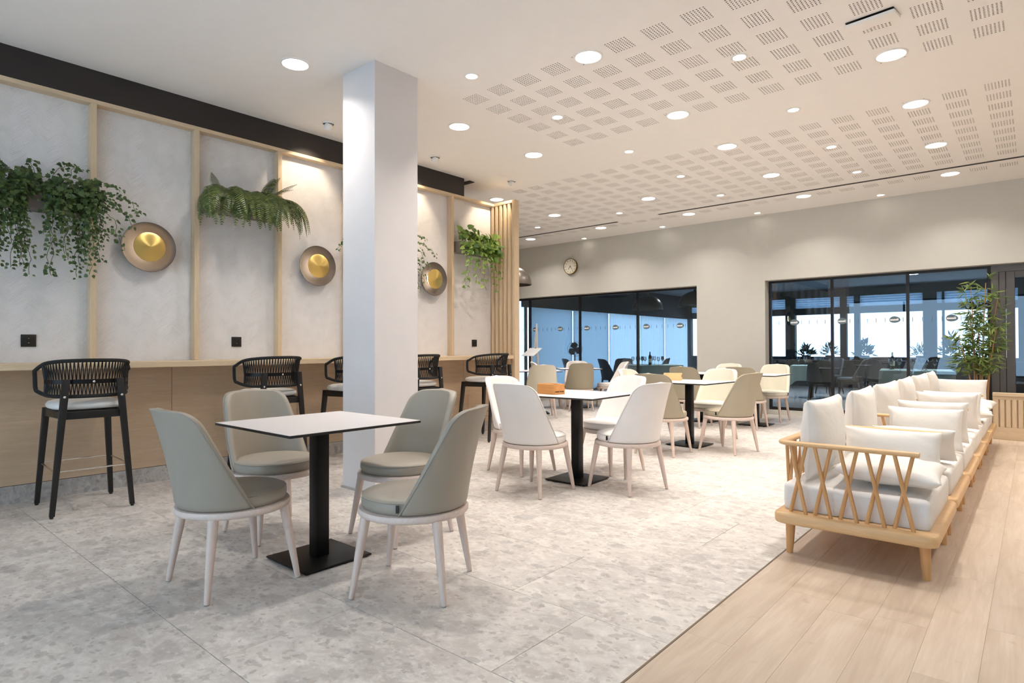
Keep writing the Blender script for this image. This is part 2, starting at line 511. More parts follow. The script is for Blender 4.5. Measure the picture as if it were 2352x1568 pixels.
# ================================================================== CEILING
PS = 0.188
def perf_mesh():
    m = MB(); n = 8; p = PS / n; h = 0.0100; e = []
    for i in range(n): e += [i * p + (p - h) / 2, i * p + (p + h) / 2]
    e = [0] + e + [PS]
    e = [a - PS / 2 for a in e]
    for i in range(len(e) - 1):
        for j in range(len(e) - 1):
            x0, x1, y0, y1 = e[i], e[i + 1], e[j], e[j + 1]
            if i % 2 and j % 2:
                d = 0.012; m.cur = 1
                m.add([(x0, y0, 0), (x1, y0, 0), (x1, y1, 0), (x0, y1, 0), (x0, y0, d), (x1, y0, d), (x1, y1, d), (x0, y1, d)],
                      [(4, 5, 6, 7), (0, 1, 5, 4), (1, 2, 6, 5), (2, 3, 7, 6), (3, 0, 4, 7)])
                m.cur = 0
            else:
                m.add([(x0, y0, 0), (x1, y0, 0), (x1, y1, 0), (x0, y1, 0)], [(0, 1, 2, 3)])
    me = bpy.data.meshes.new('perforated_panel'); me.from_pydata(m.v, [], m.f)
    me.materials.append(MATS['ceiling_paint']); me.materials.append(MATS['hole_dark'])
    for q, i in zip(me.polygons, m.mi): q.material_index = i
    return me, m
perf, perf_mb = perf_mesh()
pX = [-0.238 - 0.3065 * i for i in range(26)]
cells = []
for i in range(13):
    for y in (4.03, 4.345, 4.66, 4.975, 5.29, 5.605):
        cells.append((pX[i], y))
for i in range(26):
    for y in [6.845 + 0.3035 * q for q in range(9)] + [9.925]:
        if y < 7.3 and i > 18: continue
        if y < 8 and i > 20: continue
        cells.append((pX[i], y))
hatch = (-0.86, 4.97)
cs = set((round(x, 4), round(y, 4)) for x, y in cells)
slots = [(-4.95, 1.0, 9.595, 9.655), (-9.6, -5.8, 9.665, 9.725)]
xs = {-10.6, 2.6}; ys = {-4.0, 11.16}
for x, y in cells:
    xs |= {round(x - PS / 2, 4), round(x + PS / 2, 4)}; ys |= {round(y - PS / 2, 4), round(y + PS / 2, 4)}
for a, b_, c, d in slots: xs |= {a, b_}; ys |= {c, d}
xs = sorted(xs); ys = sorted(ys)
def is_cut(x, y):
    for a, b_, c, d in slots:
        if a < x < b_ and c < y < d: return True
    for cx, cy in cells:
        if abs(x - cx) < PS / 2 and abs(y - cy) < PS / 2: return True
    return False
b = MB(); vid = {}
def V(x, y):
    if (x, y) not in vid:
        vid[(x, y)] = len(b.v); b.v.append((x, y, H))
    return vid[(x, y)]
for i in range(len(xs) - 1):
    for j in range(len(ys) - 1):
        if not is_cut((xs[i] + xs[i + 1]) / 2, (ys[j] + ys[j + 1]) / 2):
            b.f.append((V(xs[i], ys[j]), V(xs[i], ys[j + 1]), V(xs[i + 1], ys[j + 1]), V(xs[i + 1], ys[j]))); b.mi.append(0)
me = bpy.data.meshes.new('ceiling'); 
nb = len(b.v)
b.box(-10.6, 2.6, -4.0, 11.16, H + 0.05, H + 0.15)
me.from_pydata(b.v, [], b.f); me.materials.append(MATS['ceiling_paint'])
ceiling = struct(obj('ceiling', me))
cells.sort(key=lambda c: (c[0] ** 2 + c[1] ** 2))
for x, y in cells[:296]:
    obj('perforated_panel', perf, ceiling, (x, y, H))
rest = cells[296:]
if rest:
    mm = MB()
    for x, y in rest:
        mm.cur = 0
        o = len(mm.v)
        mm.v += [(px + x, py + y, pz) for px, py, pz in perf_mb.v]
        mm.f += [tuple(i + o for i in f) for f in perf_mb.f]; mm.mi += perf_mb.mi
    me = bpy.data.meshes.new('perforated_field'); me.from_pydata(mm.v, [], mm.f)
    me.materials.append(MATS['ceiling_paint']); me.materials.append(MATS['hole_dark'])
    for q, i in zip(me.polygons, mm.mi): q.material_index = i
    stuff(obj('perforated_field', me, ceiling, (0, 0, H)))
# slot diffusers
for (a, c, d, e), lab in zip(slots, ('long black linear air slot in ceiling above the right-hand window', 'shorter black linear air slot in ceiling above the left-hand window')):
    t = thing('slot_diffuser', lab, 'air vent', ((a + c) / 2, (d + e) / 2, H), 0, 'linear ceiling air slots')
    L = (c - a) / 2; w = (e - d) / 2
    bb = MB(); bb.box(-L, L, -w, w, 0.03, 0.045); mk('slot_back', bb, 'black_plastic', t)
    bb = MB(); bb.box(-L, L, -0.004, 0.004, 0.0, 0.03); mk('slot_blade', bb, 'dark_aluminium', t)
    for s in (-1, 1):
        bb = MB(); bb.box(-L, L, s * w - 0.003, s * w + 0.003, -0.002, 0.03); mk('slot_edge', bb, 'dark_aluminium', t)
t = thing('ceiling_grille', 'small dark slatted air grille in ceiling beyond the black band end', 'air vent', (-6.05, 5.98, H - 0.004))
b = MB(); b.box(-0.16, 0.16, -0.05, 0.05, -0.002, 0.003); mk('grille_back', b, 'black_plastic', t)
for q in range(4):
    b = MB(); b.box(-0.155, 0.155, -0.042 + q * 0.026, -0.034 + q * 0.026, -0.008, -0.001); mk('grille_slat', b, 'dark_aluminium', t)
# open hatch
t = thing('ceiling_hatch', 'white square ceiling access panel hanging slightly ajar', 'ceiling panel', (-0.86, 4.80, H - 0.002))
b = MB(); b.box(-0.155, 0.155, 0.0, 0.16, -0.020, 0.0); mk('hatch_panel', b, 'ceiling_paint', t, (0, 0, -0.014), (R(5), 0, R(-5)), bevel=0.002)
b = MB(); b.box(-0.15, 0.15, 0.002, 0.06, -0.001, 0.001); mk('hatch_gap_shade', b, 'black_plastic', t, rot=(0, 0, R(-5)))  # thin black plate stands in for the shade in the gap above the panel

# downlights
def downlight_meshes(r, big):
    ring = MB(); ring.lathe([(r, -0.001), (r + 0.004, -0.007), (r + 0.018, -0.006), (r + 0.022, 0.0), (r, 0.0)], 32, caps=(False, False))
    lens = MB(); lens.lathe([(r, 0.0), (r, -0.0035), (r * 0.98, -0.0045), (0.0005, -0.005)], 32, caps=(True, False))
    return ring.mesh('trim_ring', 'white_plastic', smooth=True), lens.mesh('lens', 'lamp_big' if big else 'lamp_small', smooth=True)
BEAM = bpy.data.lights.new('downlight_beam', 'AREA'); BEAM.shape = 'DISK'; BEAM.size = 0.19; BEAM.energy = BIG_W; BEAM.color = LAMP_COL; BEAM.spread = R(128)
SBEAM = bpy.data.lights.new('spotlight_beam', 'AREA'); SBEAM.shape = 'DISK'; SBEAM.size = 0.09; SBEAM.energy = 3.6; SBEAM.color = LAMP_COL; SBEAM.spread = R(75)
BIGM = downlight_meshes(0.098, True); SMM = downlight_meshes(0.046, False)
def downlight(x, y, lab, big, grp):
    t = thing('downlight' if big else 'small_downlight', lab, 'ceiling light', (x, y, H), 0, grp)
    a, c = BIGM if big else SMM
    obj('trim_ring', a, t); obj('lens', c, t)
    if big:
        o = bpy.data.objects.new('downlight_beam', BEAM); C.objects.link(o); o.parent = t; o.location = (0, 0, -0.012)
    elif y < 10:
        o = bpy.data.objects.new('spotlight_beam', SBEAM); C.objects.link(o); o.parent = t; o.location = (0, 0, -0.012)
ORD = ['nearest', 'second', 'third', 'fourth', 'fifth', 'sixth']
bigrows = {(-0.846, 'the row above the white sofas'): [5.58, 6.86, 8.42, 9.95],
           (-2.67, 'the row above the middle dining tables'): [4.025, 5.62, 6.885, 8.43, 9.93],
           (-4.53, 'the row running past the square column'): [2.56, 4.41, 5.65, 8.49, 9.94],
           (-6.33, 'the row behind the slatted divider'): [6.97, 8.47, 9.957],
           (-8.11, 'the far left corner by the window'): [10.0]}
for (x, w), Y in bigrows.items():
    for i, y in enumerate(Y):
        pos = ORD[i] + ' from camera ' if len(Y) > 1 else ''
        downlight(x, y, 'large bright round downlight, ' + pos + 'in ' + w, True, 'large round ceiling downlights')
smallrows = {(-3.605, 'the line above the dining tables'): [3.657, 4.877, 6.29, 7.665, 9.023, 10.645],
             (-1.765, 'the line left of the sofas'): [4.82, 6.24, 7.69, 9.02, 10.63],
             (-5.39, 'the line beyond the slatted divider'): [9.065, 10.65], (-7.21, 'the line at far left'): [9.105, 10.687]}
for (x, w), Y in smallrows.items():
    for i, y in enumerate(Y):
        downlight(x, y, 'small recessed spotlight, ' + ORD[i] + ' from camera in ' + w, False, 'small recessed ceiling spotlights')
for x, y in ((-0.846, 4.02), (-2.67, 2.5), (0.98, 4.02), (0.98, 5.58), (0.98, 6.86), (0.98, 8.42), (0.98, 9.95), (-8.11, 8.47)):
    downlight(x, y, 'large round ceiling downlight beyond the edges of the picture', True, 'large ceiling downlights out of view')

# wall washer spots
for i, (y, w) in enumerate(((3.46, 'left of the square column'), (4.92, 'just right of the square column'), (6.33, 'near the slatted divider'))):
    t = thing('wall_washer', 'white tilted gimbal spotlight under ceiling ' + w, 'ceiling light', (-5.47, y, H), 0, 'gimbal wall washers')
    b = MB(); b.lathe([(0.055, -0.012), (0.062, -0.004), (0.062, 0.0), (0.045, 0.0), (0.045, -0.012)], 24, caps=(False, False)); mk('trim_ring', b, 'white_plastic', t, smooth=True)
    M = Matrix.Translation((0, 0, -0.03)) @ Matrix.Rotation(R(38), 4, 'Y')
    b = MB(); b.lathe([(0.0005, 0.035), (0.03, 0.032), (0.04, 0.0), (0.042, -0.035), (0.036, -0.037), (0.033, -0.02), (0.0005, -0.018)], 24, M, caps=(False, False)); mk('lamp_head', b, 'white_plastic', t, smooth=True)
    b = MB(); b.lathe([(0.032, -0.026), (0.0005, -0.0265)], 20, M, caps=(False, False)); mk('lens', b, 'lamp_warm', t)
    sp = bpy.data.lights.new('wall_washer_beam', 'SPOT'); sp.energy = 26; sp.color = (1, 0.82, 0.6); sp.spot_size = R(75); sp.spot_blend = 0.6; sp.shadow_soft_size = 0.03
    so = bpy.data.objects.new('wall_washer_beam', sp); C.objects.link(so); so.parent = t
    so.matrix_local = Matrix.Translation((0, 0, -0.03)) @ Matrix.Rotation(R(38), 4, 'Y') @ Matrix.Translation((0, 0, -0.045))

# ================================================================== LEFT WALL
posts = [1.522 + 0.8165 * k for k in range(-7, 6)]      # centre of each post
b = MB(); b.box(-6.25, WX - 0.012, -4.0, 6.42, 0.0, 3.2)
wall_left = struct(mk('wall_left', b, 'wall_grey_paint'))
ends = [-4.0 + 0.02] + posts + [6.42 + 0.02]
for y0, y1 in zip(ends[:-1], ends[1:]):
    if y1 - y0 < 0.1: continue
    b = MB(); w = (y1 - y0) / 2
    b.box(-0.012, 0, -w, w, 1.062, 3.205)
    mk('wall_panel', b, 'chevron_panel', wall_left, (WX, (y0 + y1) / 2, 0))
for y in posts:
    b = MB(); b.box(WX, FX, -0.0215, 0.0215, 1.065, 3.2); mk('post', b, 'wood_ash', wall_left, (0, y, 0), bevel=0.0015, seg=1)
b = MB(); b.box(-6.25, FX, -4.0, 6.42, 3.2, 3.235); mk('top_beam', b, 'wood_ash_y', wall_left, bevel=0.0015, seg=1)
b = MB(); b.box(-6.3, FX, -4.0, 5.815, 3.235, H + 0.03); mk('bulkhead', b, 'black_paint', wall_left)
y = -3.98
while y < 6.4:
    y1 = min(y + 1.22, 6.42)
    b = MB(); b.box(WX, -5.865, y - (y + y1) / 2 + 0.0015, y1 - (y + y1) / 2 - 0.0015, 0.138, 1.015)
    mk('lower_board', b, 'wood_panel', wall_left, (0, (y + y1) / 2, 0), bevel=0.001, seg=1)
    b = MB(); b.box(WX, -5.868, y - (y + y1) / 2 + 0.001, y1 - (y + y1) / 2 - 0.001, 0.0, 0.134)
    mk('skirting_tile', b, 'stone_skirting', wall_left, (0, (y + y1) / 2, 0))
    y = y1
b = MB(); b.box(WX + 0.003, -5.5, -3.98, 6.405, 1.016, 1.064)
tag(mk('bar_counter', b, 'wood_ash_y', bevel=0.002, seg=1), 'long pale wooden bar counter fixed along the left wall', 'counter')

# slatted divider at end of counter
t = thing('slatted_divider', 'floor to beam pale wooden slatted screen closing the bar end', 'screen', (0, 6.47, 0))
ztop = 3.245
b = MB(); b.box(-5.545, -5.5, -0.045, 0.055, 0, ztop); mk('end_post', b, 'wood_ash', t, bevel=0.002, seg=1)
b = MB(); b.box(-6.2, -5.545, -0.045, 0.055, ztop - 0.04, ztop); mk('top_rail', b, 'wood_ash_x', t, bevel=0.002, seg=1)
b = MB(); b.box(-6.2, -5.545, -0.045, 0.055, 1.016, 1.064); mk('middle_rail', b, 'wood_ash_x', t, bevel=0.002, seg=1)
b = MB(); b.box(-6.2, -5.545, -0.045, 0.055, 0.0, 0.06); mk('bottom_rail', b, 'wood_ash_x', t, bevel=0.002, seg=1)
for q in range(7):
    x = -5.615 - q * 0.078
    for z0, z1 in ((0.06, 1.016), (1.064, ztop - 0.04)):
        b = MB(); b.box(-0.02, 0.02, -0.04, 0.05, z0, z1); mk('slat', b, 'wood_ash', t, (x, 0, 0), bevel=0.0015, seg=1)

# sockets
for y, w in ((1.115, 'left of first wall post beside the ivy'), (2.746, 'below the fern planter'), (6.095, 'below the pothos planter by the slatted screen')):
    t = thing('wall_socket', 'black square power socket on textured wall ' + w, 'socket', (WX, y, 1.236), 0, 'black wall sockets')
    b = MB(); b.box(0, 0.009, -0.048, 0.048, -0.048, 0.048); mk('cover_plate', b, 'black_plastic', t, bevel=0.002)
    M = Matrix.Rotation(R(90), 4, 'Y')
    b = MB(); b.lathe([(0.026, 0.010), (0.026, 0.0115), (0.021, 0.0115), (0.02, 0.0095), (0.0005, 0.0094)], 24, M, caps=(False, False)); mk('socket_well', b, 'black_plastic', t, smooth=True)
    for s in (-1, 1):
        b = MB(); b.box(0.0095, 0.0115, -0.003, 0.003, s * 0.017 - 0.0015, s * 0.017 + 0.0015); mk('earth_clip', b, 'chrome', t)

# wall lamps
for y, w in ((1.94, 'between the ivy and the fern'), (3.595, 'left of the square column'), (5.278, 'right of the square column')):
    t = thing('wall_lamp', 'round bronze dish wall lamp with brass cone ' + w, 'wall lamp', (WX, y, 2.062), 0, 'round brass wall lamps')
    rot = (0, R(90), 0)
    b = MB(); b.lathe([(0.0005, 0.0), (0.07, 0.0), (0.14, 0.018), (0.195, 0.05), (0.218, 0.088), (0.2165, 0.0895), (0.213, 0.088), (0.19, 0.054), (0.137, 0.024), (0.07, 0.008), (0.0005, 0.007)], 56, caps=(False, False))
    mk('dish', b, 'bronze_dish', t, rot=rot, smooth=True, angle=50)
    b = MB(); b.lathe([(0.0005, 0.125), (0.1, 0.108), (0.127, 0.1005), (0.1285, 0.098), (0.125, 0.096), (0.0005, 0.1)], 64, caps=(False, False))
    mk('brass_cone', b, 'brass_brushed', t, rot=rot, smooth=True)
    b = MB(); b.lathe([(0.085, 0.04), (0.085, 0.072), (0.075, 0.078), (0.0005, 0.079)], 32, caps=(True, False)); mk('light_ring', b, 'lamp_ring', t, rot=rot, smooth=True)
    b = MB(); b.lathe([(0.012, 0.005), (0.012, 0.11)], 12); mk('stem', b, 'brass_brushed', t, rot=rot, smooth=True)

# ================================================================== COLUMN, BACK WALL, SHELL
b = MB(); b.box(-4.43, -3.985, 2.94, 3.385, 0, H + 0.02)
col = struct(mk('wall_column', b, 'column_paint', bevel=0.003, seg=1))
b = MB(); b.box(-4.442, -3.973, 2.928, 3.397, 0, 0.018); mk('base_trim', b, 'stone_skirting', col, bevel=0.002, seg=1)
OT = 2.325
b = MB()
b.box(-10.6, 2.6, BY, BY + 0.3, OT, H + 0.04)
b.box(-10.6, -9.5, BY, BY + 0.3, 0, OT)
b.box(-4.803, -3.56, BY, BY + 0.3, 0, OT)
b.box(1.6, 2.6, BY, BY + 0.3, 0, OT)
b.box(-9.5, -4.803, BY + 0.1, BY + 0.3, 0, 0.075)
b.box(-3.56, 1.6, BY + 0.1, BY + 0.3, 0, 0.075)
struct(mk('wall_back', b, 'wall_grey_paint'))
b = MB(); b.box(2.6, 2.75, -4.0, 11.16, 0, H + 0.05); struct(mk('wall_right', b, 'wall_grey_paint'))
b = MB(); b.box(-10.75, -10.6, 5.6, 11.16, 0, H + 0.05); struct(mk('wall_far_left', b, 'wall_grey_paint'))
b = MB(); b.box(-10.6, -6.26, 5.6, 5.75, 0, H + 0.05); struct(mk('wall_side', b, 'wall_grey_paint'))
b = MB()
b.box(-6.3, 2.6, -4.2, -4.0, 2.9, H + 0.05); b.box(-6.3, 2.6, -4.2, -4.0, 0, 0.12)
b.box(-6.3, -5.6, -4.2, -4.0, 0.12, 2.9); b.box(2.2, 2.6, -4.2, -4.0, 0.12, 2.9)
struct(mk('wall_rear', b, 'wall_grey_paint'))
b = MB()
for x in (-5.57, -3.65, -1.7, 0.25, 2.17): b.box(x - 0.03, x + 0.03, -4.13, -4.07, 0.12, 2.9)
b.box(-5.6, 2.2, -4.13, -4.07, 2.84, 2.9); b.box(-5.6, 2.2, -4.13, -4.07, 0.12, 0.18)
struct(mk('window_3', b, 'frame_black'))

GY = 11.08
def window(name, x0, x1, mulls, ph):
    b = MB()
    b.box(x0, x1, GY - 0.03, GY + 0.03, OT - 0.04, OT); b.box(x0, x1, GY - 0.03, GY + 0.03, 0.075, 0.125)
    w = struct(mk(name, b, 'frame_black', bevel=0.002, seg=1))
    e = [x0] + mulls + [x1]
    for x in (x0 + 0.02, x1 - 0.02):
        b = MB(); b.box(-0.02, 0.02, -0.03, 0.03, 0.125, OT - 0.04); mk('frame_stile', b, 'frame_black', w, (x, GY, 0))
    for x in mulls:
        b = MB(); b.box(-0.02, 0.02, -0.025, 0.025, 0.125, OT - 0.04); mk('mullion', b, 'frame_black', w, (x, GY, 0))
    for a, c in zip(e[:-1], e[1:]):
        b = MB(); b.box(-(c - a) / 2 + 0.015, (c - a) / 2 - 0.015, -0.004, 0.004, 0.12, OT - 0.035); mk('pane', b, 'glass_pane', w, ((a + c) / 2, GY, 0))
    return w
w1 = window('window_1', -9.5, -4.803, [-9.005, -7.59, -6.165], 0)
w2 = window('window_2', -3.56, -0.48, [-2.55, -1.49], 0)
# pebble shaped stickers and dashes across the panes
peb = MB(); pts = [(0.075 * math.cos(a) * (1 + 0.18 * math.cos(a)), 0.0, 0.052 * math.sin(a) * (1 + 0.12 * math.sin(a + 0.6))) for a in [2 * math.pi * i / 28 for i in range(28)]]
peb.rings([[(x, -0.001, z) for x, y, z in pts], [(x, 0.001, z) for x, y, z in pts]])
peb_me = peb.mesh('pebble_sticker', 'decal_grey')
ins = MB(); ins.box(-0.052, 0.06, -0.0015, 0.0, -0.012, 0.012); ins.lathe([(0.014, -0.0015), (0.014, 0.0)], 14, Matrix.Translation((0.05, 0, 0.014)) @ Matrix.Rotation(R(90), 4, 'X'))
ins_me = ins.mesh('sticker_print', 'menu_white')
dsh = MB(); dsh.box(-0.004, 0.004, -0.001, 0.001, -0.035, 0.035); dsh_me = dsh.mesh('sticker_dash', 'decal_grey')
lx = [-8.86, -8.14, -7.42, -6.70, -5.98, -5.25]
rx = [-3.15, -2.41, -1.675, -0.95]
for w, L, lo, hi in ((w1, lx, -9.4, -4.87), (w2, rx, -3.5, -0.52)):
    for x in L:
        s = obj('pebble_sticker', peb_me, w, (x, GY - 0.0065, 1.588)); obj('sticker_print', ins_me, s, (0, -0.001, 0))
    g = L[1] - L[0]
    for x in [L[0] - g] + L:
        for q in range(1, 6):
            xx = x + g * q / 6
            if lo < xx < hi: obj('sticker_dash', dsh_me, w, (xx, GY - 0.006, 1.588))
# dark aluminium door at the right
b = MB(); b.box(-0.48, 1.6, GY - 0.06, GY + 0.05, OT - 0.10, OT)
d1 = struct(mk('door_1', b, 'dark_aluminium', bevel=0.003, seg=1))
for x0, x1, y in ((-0.48, -0.39, -0.05), (-0.386, -0.315, -0.055), (-0.311, -0.215, -0.065), (0.70, 0.80, -0.06)):
    b = MB(); b.box(x0, x1, GY + y, GY + 0.05, 0.075, OT - 0.10); mk('door_stile', b, 'dark_aluminium', d1, bevel=0.003, seg=1)
for z0, z1 in ((0.075, 0.2), (2.14, 2.225)):
    b = MB(); b.box(-0.215, 1.6, GY - 0.055, GY + 0.05, z0, z1); mk('door_rail', b, 'dark_aluminium', d1, bevel=0.003, seg=1)
b = MB(); b.box(-0.215, 0.70, GY - 0.004, GY + 0.004, 0.2, 2.14); mk('pane', b, 'glass_pane', d1)
b = MB(); b.box(0.80, 1.6, GY - 0.004, GY + 0.004, 0.2, 2.14); mk('pane', b, 'glass_pane', d1)

# clock
t = thing('wall_clock', 'round brass rimmed wall clock with cream face above left window', 'clock', (-7.66, BY, 2.937))
rot = (R(90), 0, 0)
b = MB(); b.lathe([(0.16, 0.0), (0.172, 0.004), (0.174, 0.055), (0.168, 0.06), (0.161, 0.056), (0.161, 0.05)], 48, caps=(True, False)); mk('case', b, 'clock_brass', t, rot=rot, smooth=True)
b = MB(); b.lathe([(0.163, 0.048), (0.0005, 0.0485)], 48, caps=(False, False)); mk('dial', b, 'clock_face', t, rot=rot)
for i in range(12):
    a = R(30 * i)
    b = MB(); b.box(-0.006, 0.006, -0.0515, -0.0495, -0.012, 0.012); mk('hour_mark', b, 'decal_grey', t, (0.128 * math.sin(a), 0, 0.128 * math.cos(a)), (0, a, 0))
for L, a, w in ((0.085, R(222), 0.004), (0.115, R(142), 0.003)):
    b = MB(); b.box(-w, w, -0.0535, -0.0515, -0.015, L); mk('clock_hand', b, 'black_plastic', t, rot=(0, a, 0))
b = MB(); b.lathe([(0.007, 0.05), (0.007, 0.056)], 12); mk('hub', b, 'black_plastic', t, rot=rot)

# low slatted partition at the end of the sofas
t = thing('low_partition', 'low pale wooden slatted partition at far end of sofas', 'partition', (0, 9.80, 0))
b = MB(); b.box(-0.42, 2.55, 0.012, 0.06, 0.0, 0.545); mk('back_panel', b, 'wood_ash_x', t)
b = MB(); b.box(-0.42, 2.55, -0.03, 0.08, 0.545, 0.585); mk('cap_rail', b, 'wood_ash_x', t, bevel=0.002, seg=1)
b = MB(); b.box(-0.42, 2.55, -0.012, 0.012, 0.0, 0.155); mk('bottom_board', b, 'wood_ash_x', t, bevel=0.002, seg=1)
b = MB(); b.box(-0.42, 2.55, -0.012, 0.012, 0.50, 0.545); mk('upper_board', b, 'wood_ash_x', t, bevel=0.002, seg=1)
b = MB(); b.box(-0.022, 0.022, -0.014, 0.012, 0.155, 0.50); sl = b.mesh('slat', 'wood_ash', bevel=0.0015, seg=1)
for q in range(46): obj('slat', sl, t, (-0.385 + q * 0.0595, 0, 0))

# ================================================================== DINING CHAIRS
def sup(R_, n=2.0, N=40, z=0.0, cy=0.0):
    out = []
    for j in range(N):
        a = 2 * math.pi * j / N; c, s_ = math.cos(a), math.sin(a)
        r = R_ / ((abs(c) ** n + abs(s_) ** n) ** (1 / n))
        out.append((r * c, cy + r * s_, z))
    return out
def chair_parts():
    P = {}
    b = MB(); b.rings([sup(r, z=z) for r, z in ((0.245, 0.366), (0.262, 0.368), (0.270, 0.376), (0.271, 0.390), (0.266, 0.400), (0.245, 0.403))])
    P['rim'] = b
    b = MB(); b.rings([sup(r, z=z) for r, z in ((0.238, 0.402), (0.246, 0.406), (0.253, 0.425), (0.253, 0.446), (0.247, 0.462), (0.232, 0.471), (0.19, 0.479), (0.11, 0.483), (0.03, 0.484))])
    P['cushion'] = b
    b = MB(); b.tube([(x, y, z) for x, y, z in sup(0.2495, z=0.4600)], 0.0028, 6, True); P['seam'] = b
    legs = []
    for sx in (-1, 1):
        for sy in (-1, 1):
            b = MB(); top = Vector((0.176 * sx, 0.176 * sy, 0.37)); bot = Vector((0.225 * sx, 0.225 * sy, 0.004))
            b.tube([bot + (top - bot) * q for q in (0, 0.03, 0.3, 0.65, 0.9, 1.0)], [0.0125, 0.0135, 0.0168, 0.021, 0.0235, 0.024], 14)
            f = MB(); f.tube([bot + Vector((0, 0, -0.004)), bot + Vector((0, 0, 0.003))], [0.0115, 0.0125], 12)
            legs.append((b, f))
    P['legs'] = legs
    NU, NV = 20, 16
    z0, HH = 0.404, 0.483
    def surf(u, w, th):
        v = 1 - (1 - w) ** 1.7
        r0 = 0.262 + 0.058 * v; r = r0 - th; c = -0.052 * v * v - 0.002
        ye = -0.018 - 0.275 * (v ** 0.9)
        ph = math.acos(max(-1, min(1, (c - ye) / r0)))
        t_ = max(0.0, (v - 0.85) / 0.15)
        ph *= 1 - 0.34 * (1 - math.sqrt(max(0.0, 1 - t_ * t_)))
        a = u * ph
        return (r * math.sin(a), c - r * math.cos(a), z0 + HH * v * (1 - 0.012 * u * u))
    b = MB(); n = NU + 1
    outer = [surf(-1 + 2 * i / NU, j / NV, 0.0) for j in range(NV + 1) for i in range(n)]
    inner = [surf(-1 + 2 * i / NU, j / NV, 0.046) for j in range(NV + 1) for i in range(n)]
    # drop the inner top edge a little towards the inside
    m = len(outer); fs = []
    for j in range(NV):
        for i in range(NU):
            a = j * n + i
            fs.append((a, a + 1, a + n + 1, a + n)); fs.append((m + a, m + a + n, m + a + n + 1, m + a + 1))
    bd = [i for i in range(n)] + [j * n + NU for j in range(1, NV + 1)] + [NV * n + i for i in range(NU - 1, -1, -1)] + [j * n for j in range(NV - 1, 0, -1)]
    mids = []
    for a in bd:
        i_, j_ = a % n, a // n
        ii = 1 if i_ == 0 else (NU - 1 if i_ == NU else i_); jj = 1 if j_ == 0 else (NV - 1 if j_ == NV else j_)
        pa, pb = Vector(outer[a]), Vector(inner[a])
        d = (pa - Vector(outer[jj * n + ii])).normalized()
        mids.append((pa + pb) / 2 + d * (0.016 if j_ > 0 else 0.0))
    for q in range(len(bd)):
        a, c = bd[q], bd[(q + 1) % len(bd)]; e, g_ = 2 * m + q, 2 * m + (q + 1) % len(bd)
        fs.append((a, e, g_, c)); fs.append((e, m + a, m + c, g_))
    b.add(outer + inner + [tuple(p) for p in mids], fs); P['back'] = b
    edge = [surf(-1, j / 30, 0.003) for j in range(0, 31)] + [surf(-1 + 2 * i / 16, 1, 0.003) for i in range(1, 16)] + [surf(1, 1 - j / 30, 0.003) for j in range(0, 31)]
    b = MB(); b.tube(edge, 0.0026, 6); P['piping'] = b
    P['tagpos'] = surf(-1, 0.02, 0.0)
    return P
CP = chair_parts()
SEAM = {'leather_white': 'seam_light', 'leather_cream': 'seam_light'}
CACHE = {}
def chair(x, y, ang, mat, label, group, tagged=True, z=0.0):
    loc = (x, y, z); rz = R(ang - 90)
    if mat in CACHE: return dup(CACHE[mat], loc, rz, label, group)
    t = thing('dining_chair', label, 'chair', loc, rz, group)
    dark = mat == 'leather_dark'
    wl, wr = ('black_wood', 'black_wood') if dark else ('wood_leg', 'wood_rim')
    mk('seat_frame', CP['rim'], wr, t, smooth=True, angle=50)
    c = mk('seat_cushion', CP['cushion'], mat, t, smooth=True, angle=60)
    mk('piping', CP['seam'], SEAM.get(mat, mat), c, smooth=True)
    bk = obj('backrest', bake(CP['back'].mesh('backrest', mat, smooth=True, angle=180), 1), t)
    mk('piping', CP['piping'], SEAM.get(mat, mat), bk, smooth=True)
    for L, F in CP['legs']:
        lg = mk('leg', L, wl, t, smooth=True, angle=60)
        mk('foot_pad', F, 'grout', lg, smooth=True)
    p = CP['tagpos']
    b = MB(); b.box(-0.006, 0.003, 0.012, 0.024, -0.012, 0.022)
    mk('fabric_tag', b, 'black_plastic', t, (p[0] + 0.001, p[1] - 0.004, p[2] + 0.014))
    CACHE[mat] = t
    return t
G1 = 'chairs around the cafe tables'
chair(-3.09, 1.41, 90, 'leather_sage', 'sage leather tub chair nearest the wall bar, back to camera, left of front table', G1)
chair(-3.715, 1.965, 0, 'leather_sage', 'sage leather tub chair behind front table, in front of bar panel, facing camera', G1)
chair(-3.06, 2.46, 270, 'leather_sage', 'sage leather tub chair behind front table, in front of square column', G1)
chair(-2.34, 1.96, 210, 'leather_sage', 'sage leather tub chair at right of front table with black side tag', G1)
chair(-3.125, 3.905, 90, 'leather_white', 'white leather tub chair left of the box table, back to camera', G1)
chair(-2.585, 4.46, 168, 'leather_white', 'white leather tub chair right of the nearer box table, back to camera', G1)
chair(-3.73, 4.45, -5, 'leather_white', 'white leather tub chair half hidden behind another white one, below bar stool', G1)
chair(-3.10, 5.02, 258, 'leather_white', 'white leather tub chair behind nearer box table, facing camera', G1)
chair(-3.14, 6.2, 91, 'leather_tan', 'beige leather tub chair behind white chairs, left of farther box table', G1)
chair(-2.63, 6.77, 168, 'leather_tan', 'beige leather tub chair right of farther box table, back to camera', G1)
chair(-3.12, 7.5, 268, 'leather_cream', 'cream leather tub chair behind farther box table, facing camera', G1)
chair(-3.74, 6.95, 0, 'leather_cream', 'cream leather tub chair mostly hidden behind white chair, beyond nearer box', G1)
chair(-3.9, 8.6, 90, 'leather_tan', 'beige leather tub chair directly behind the farther wooden box', G1)
chair(-3.2, 8.93, 90, 'leather_tan', 'beige leather tub chair of last table row, back to camera', G1)
chair(-3.2, 9.98, 270, 'leather_cream', 'cream leather tub chair beside glass wall, rightmost of the back row', G1)
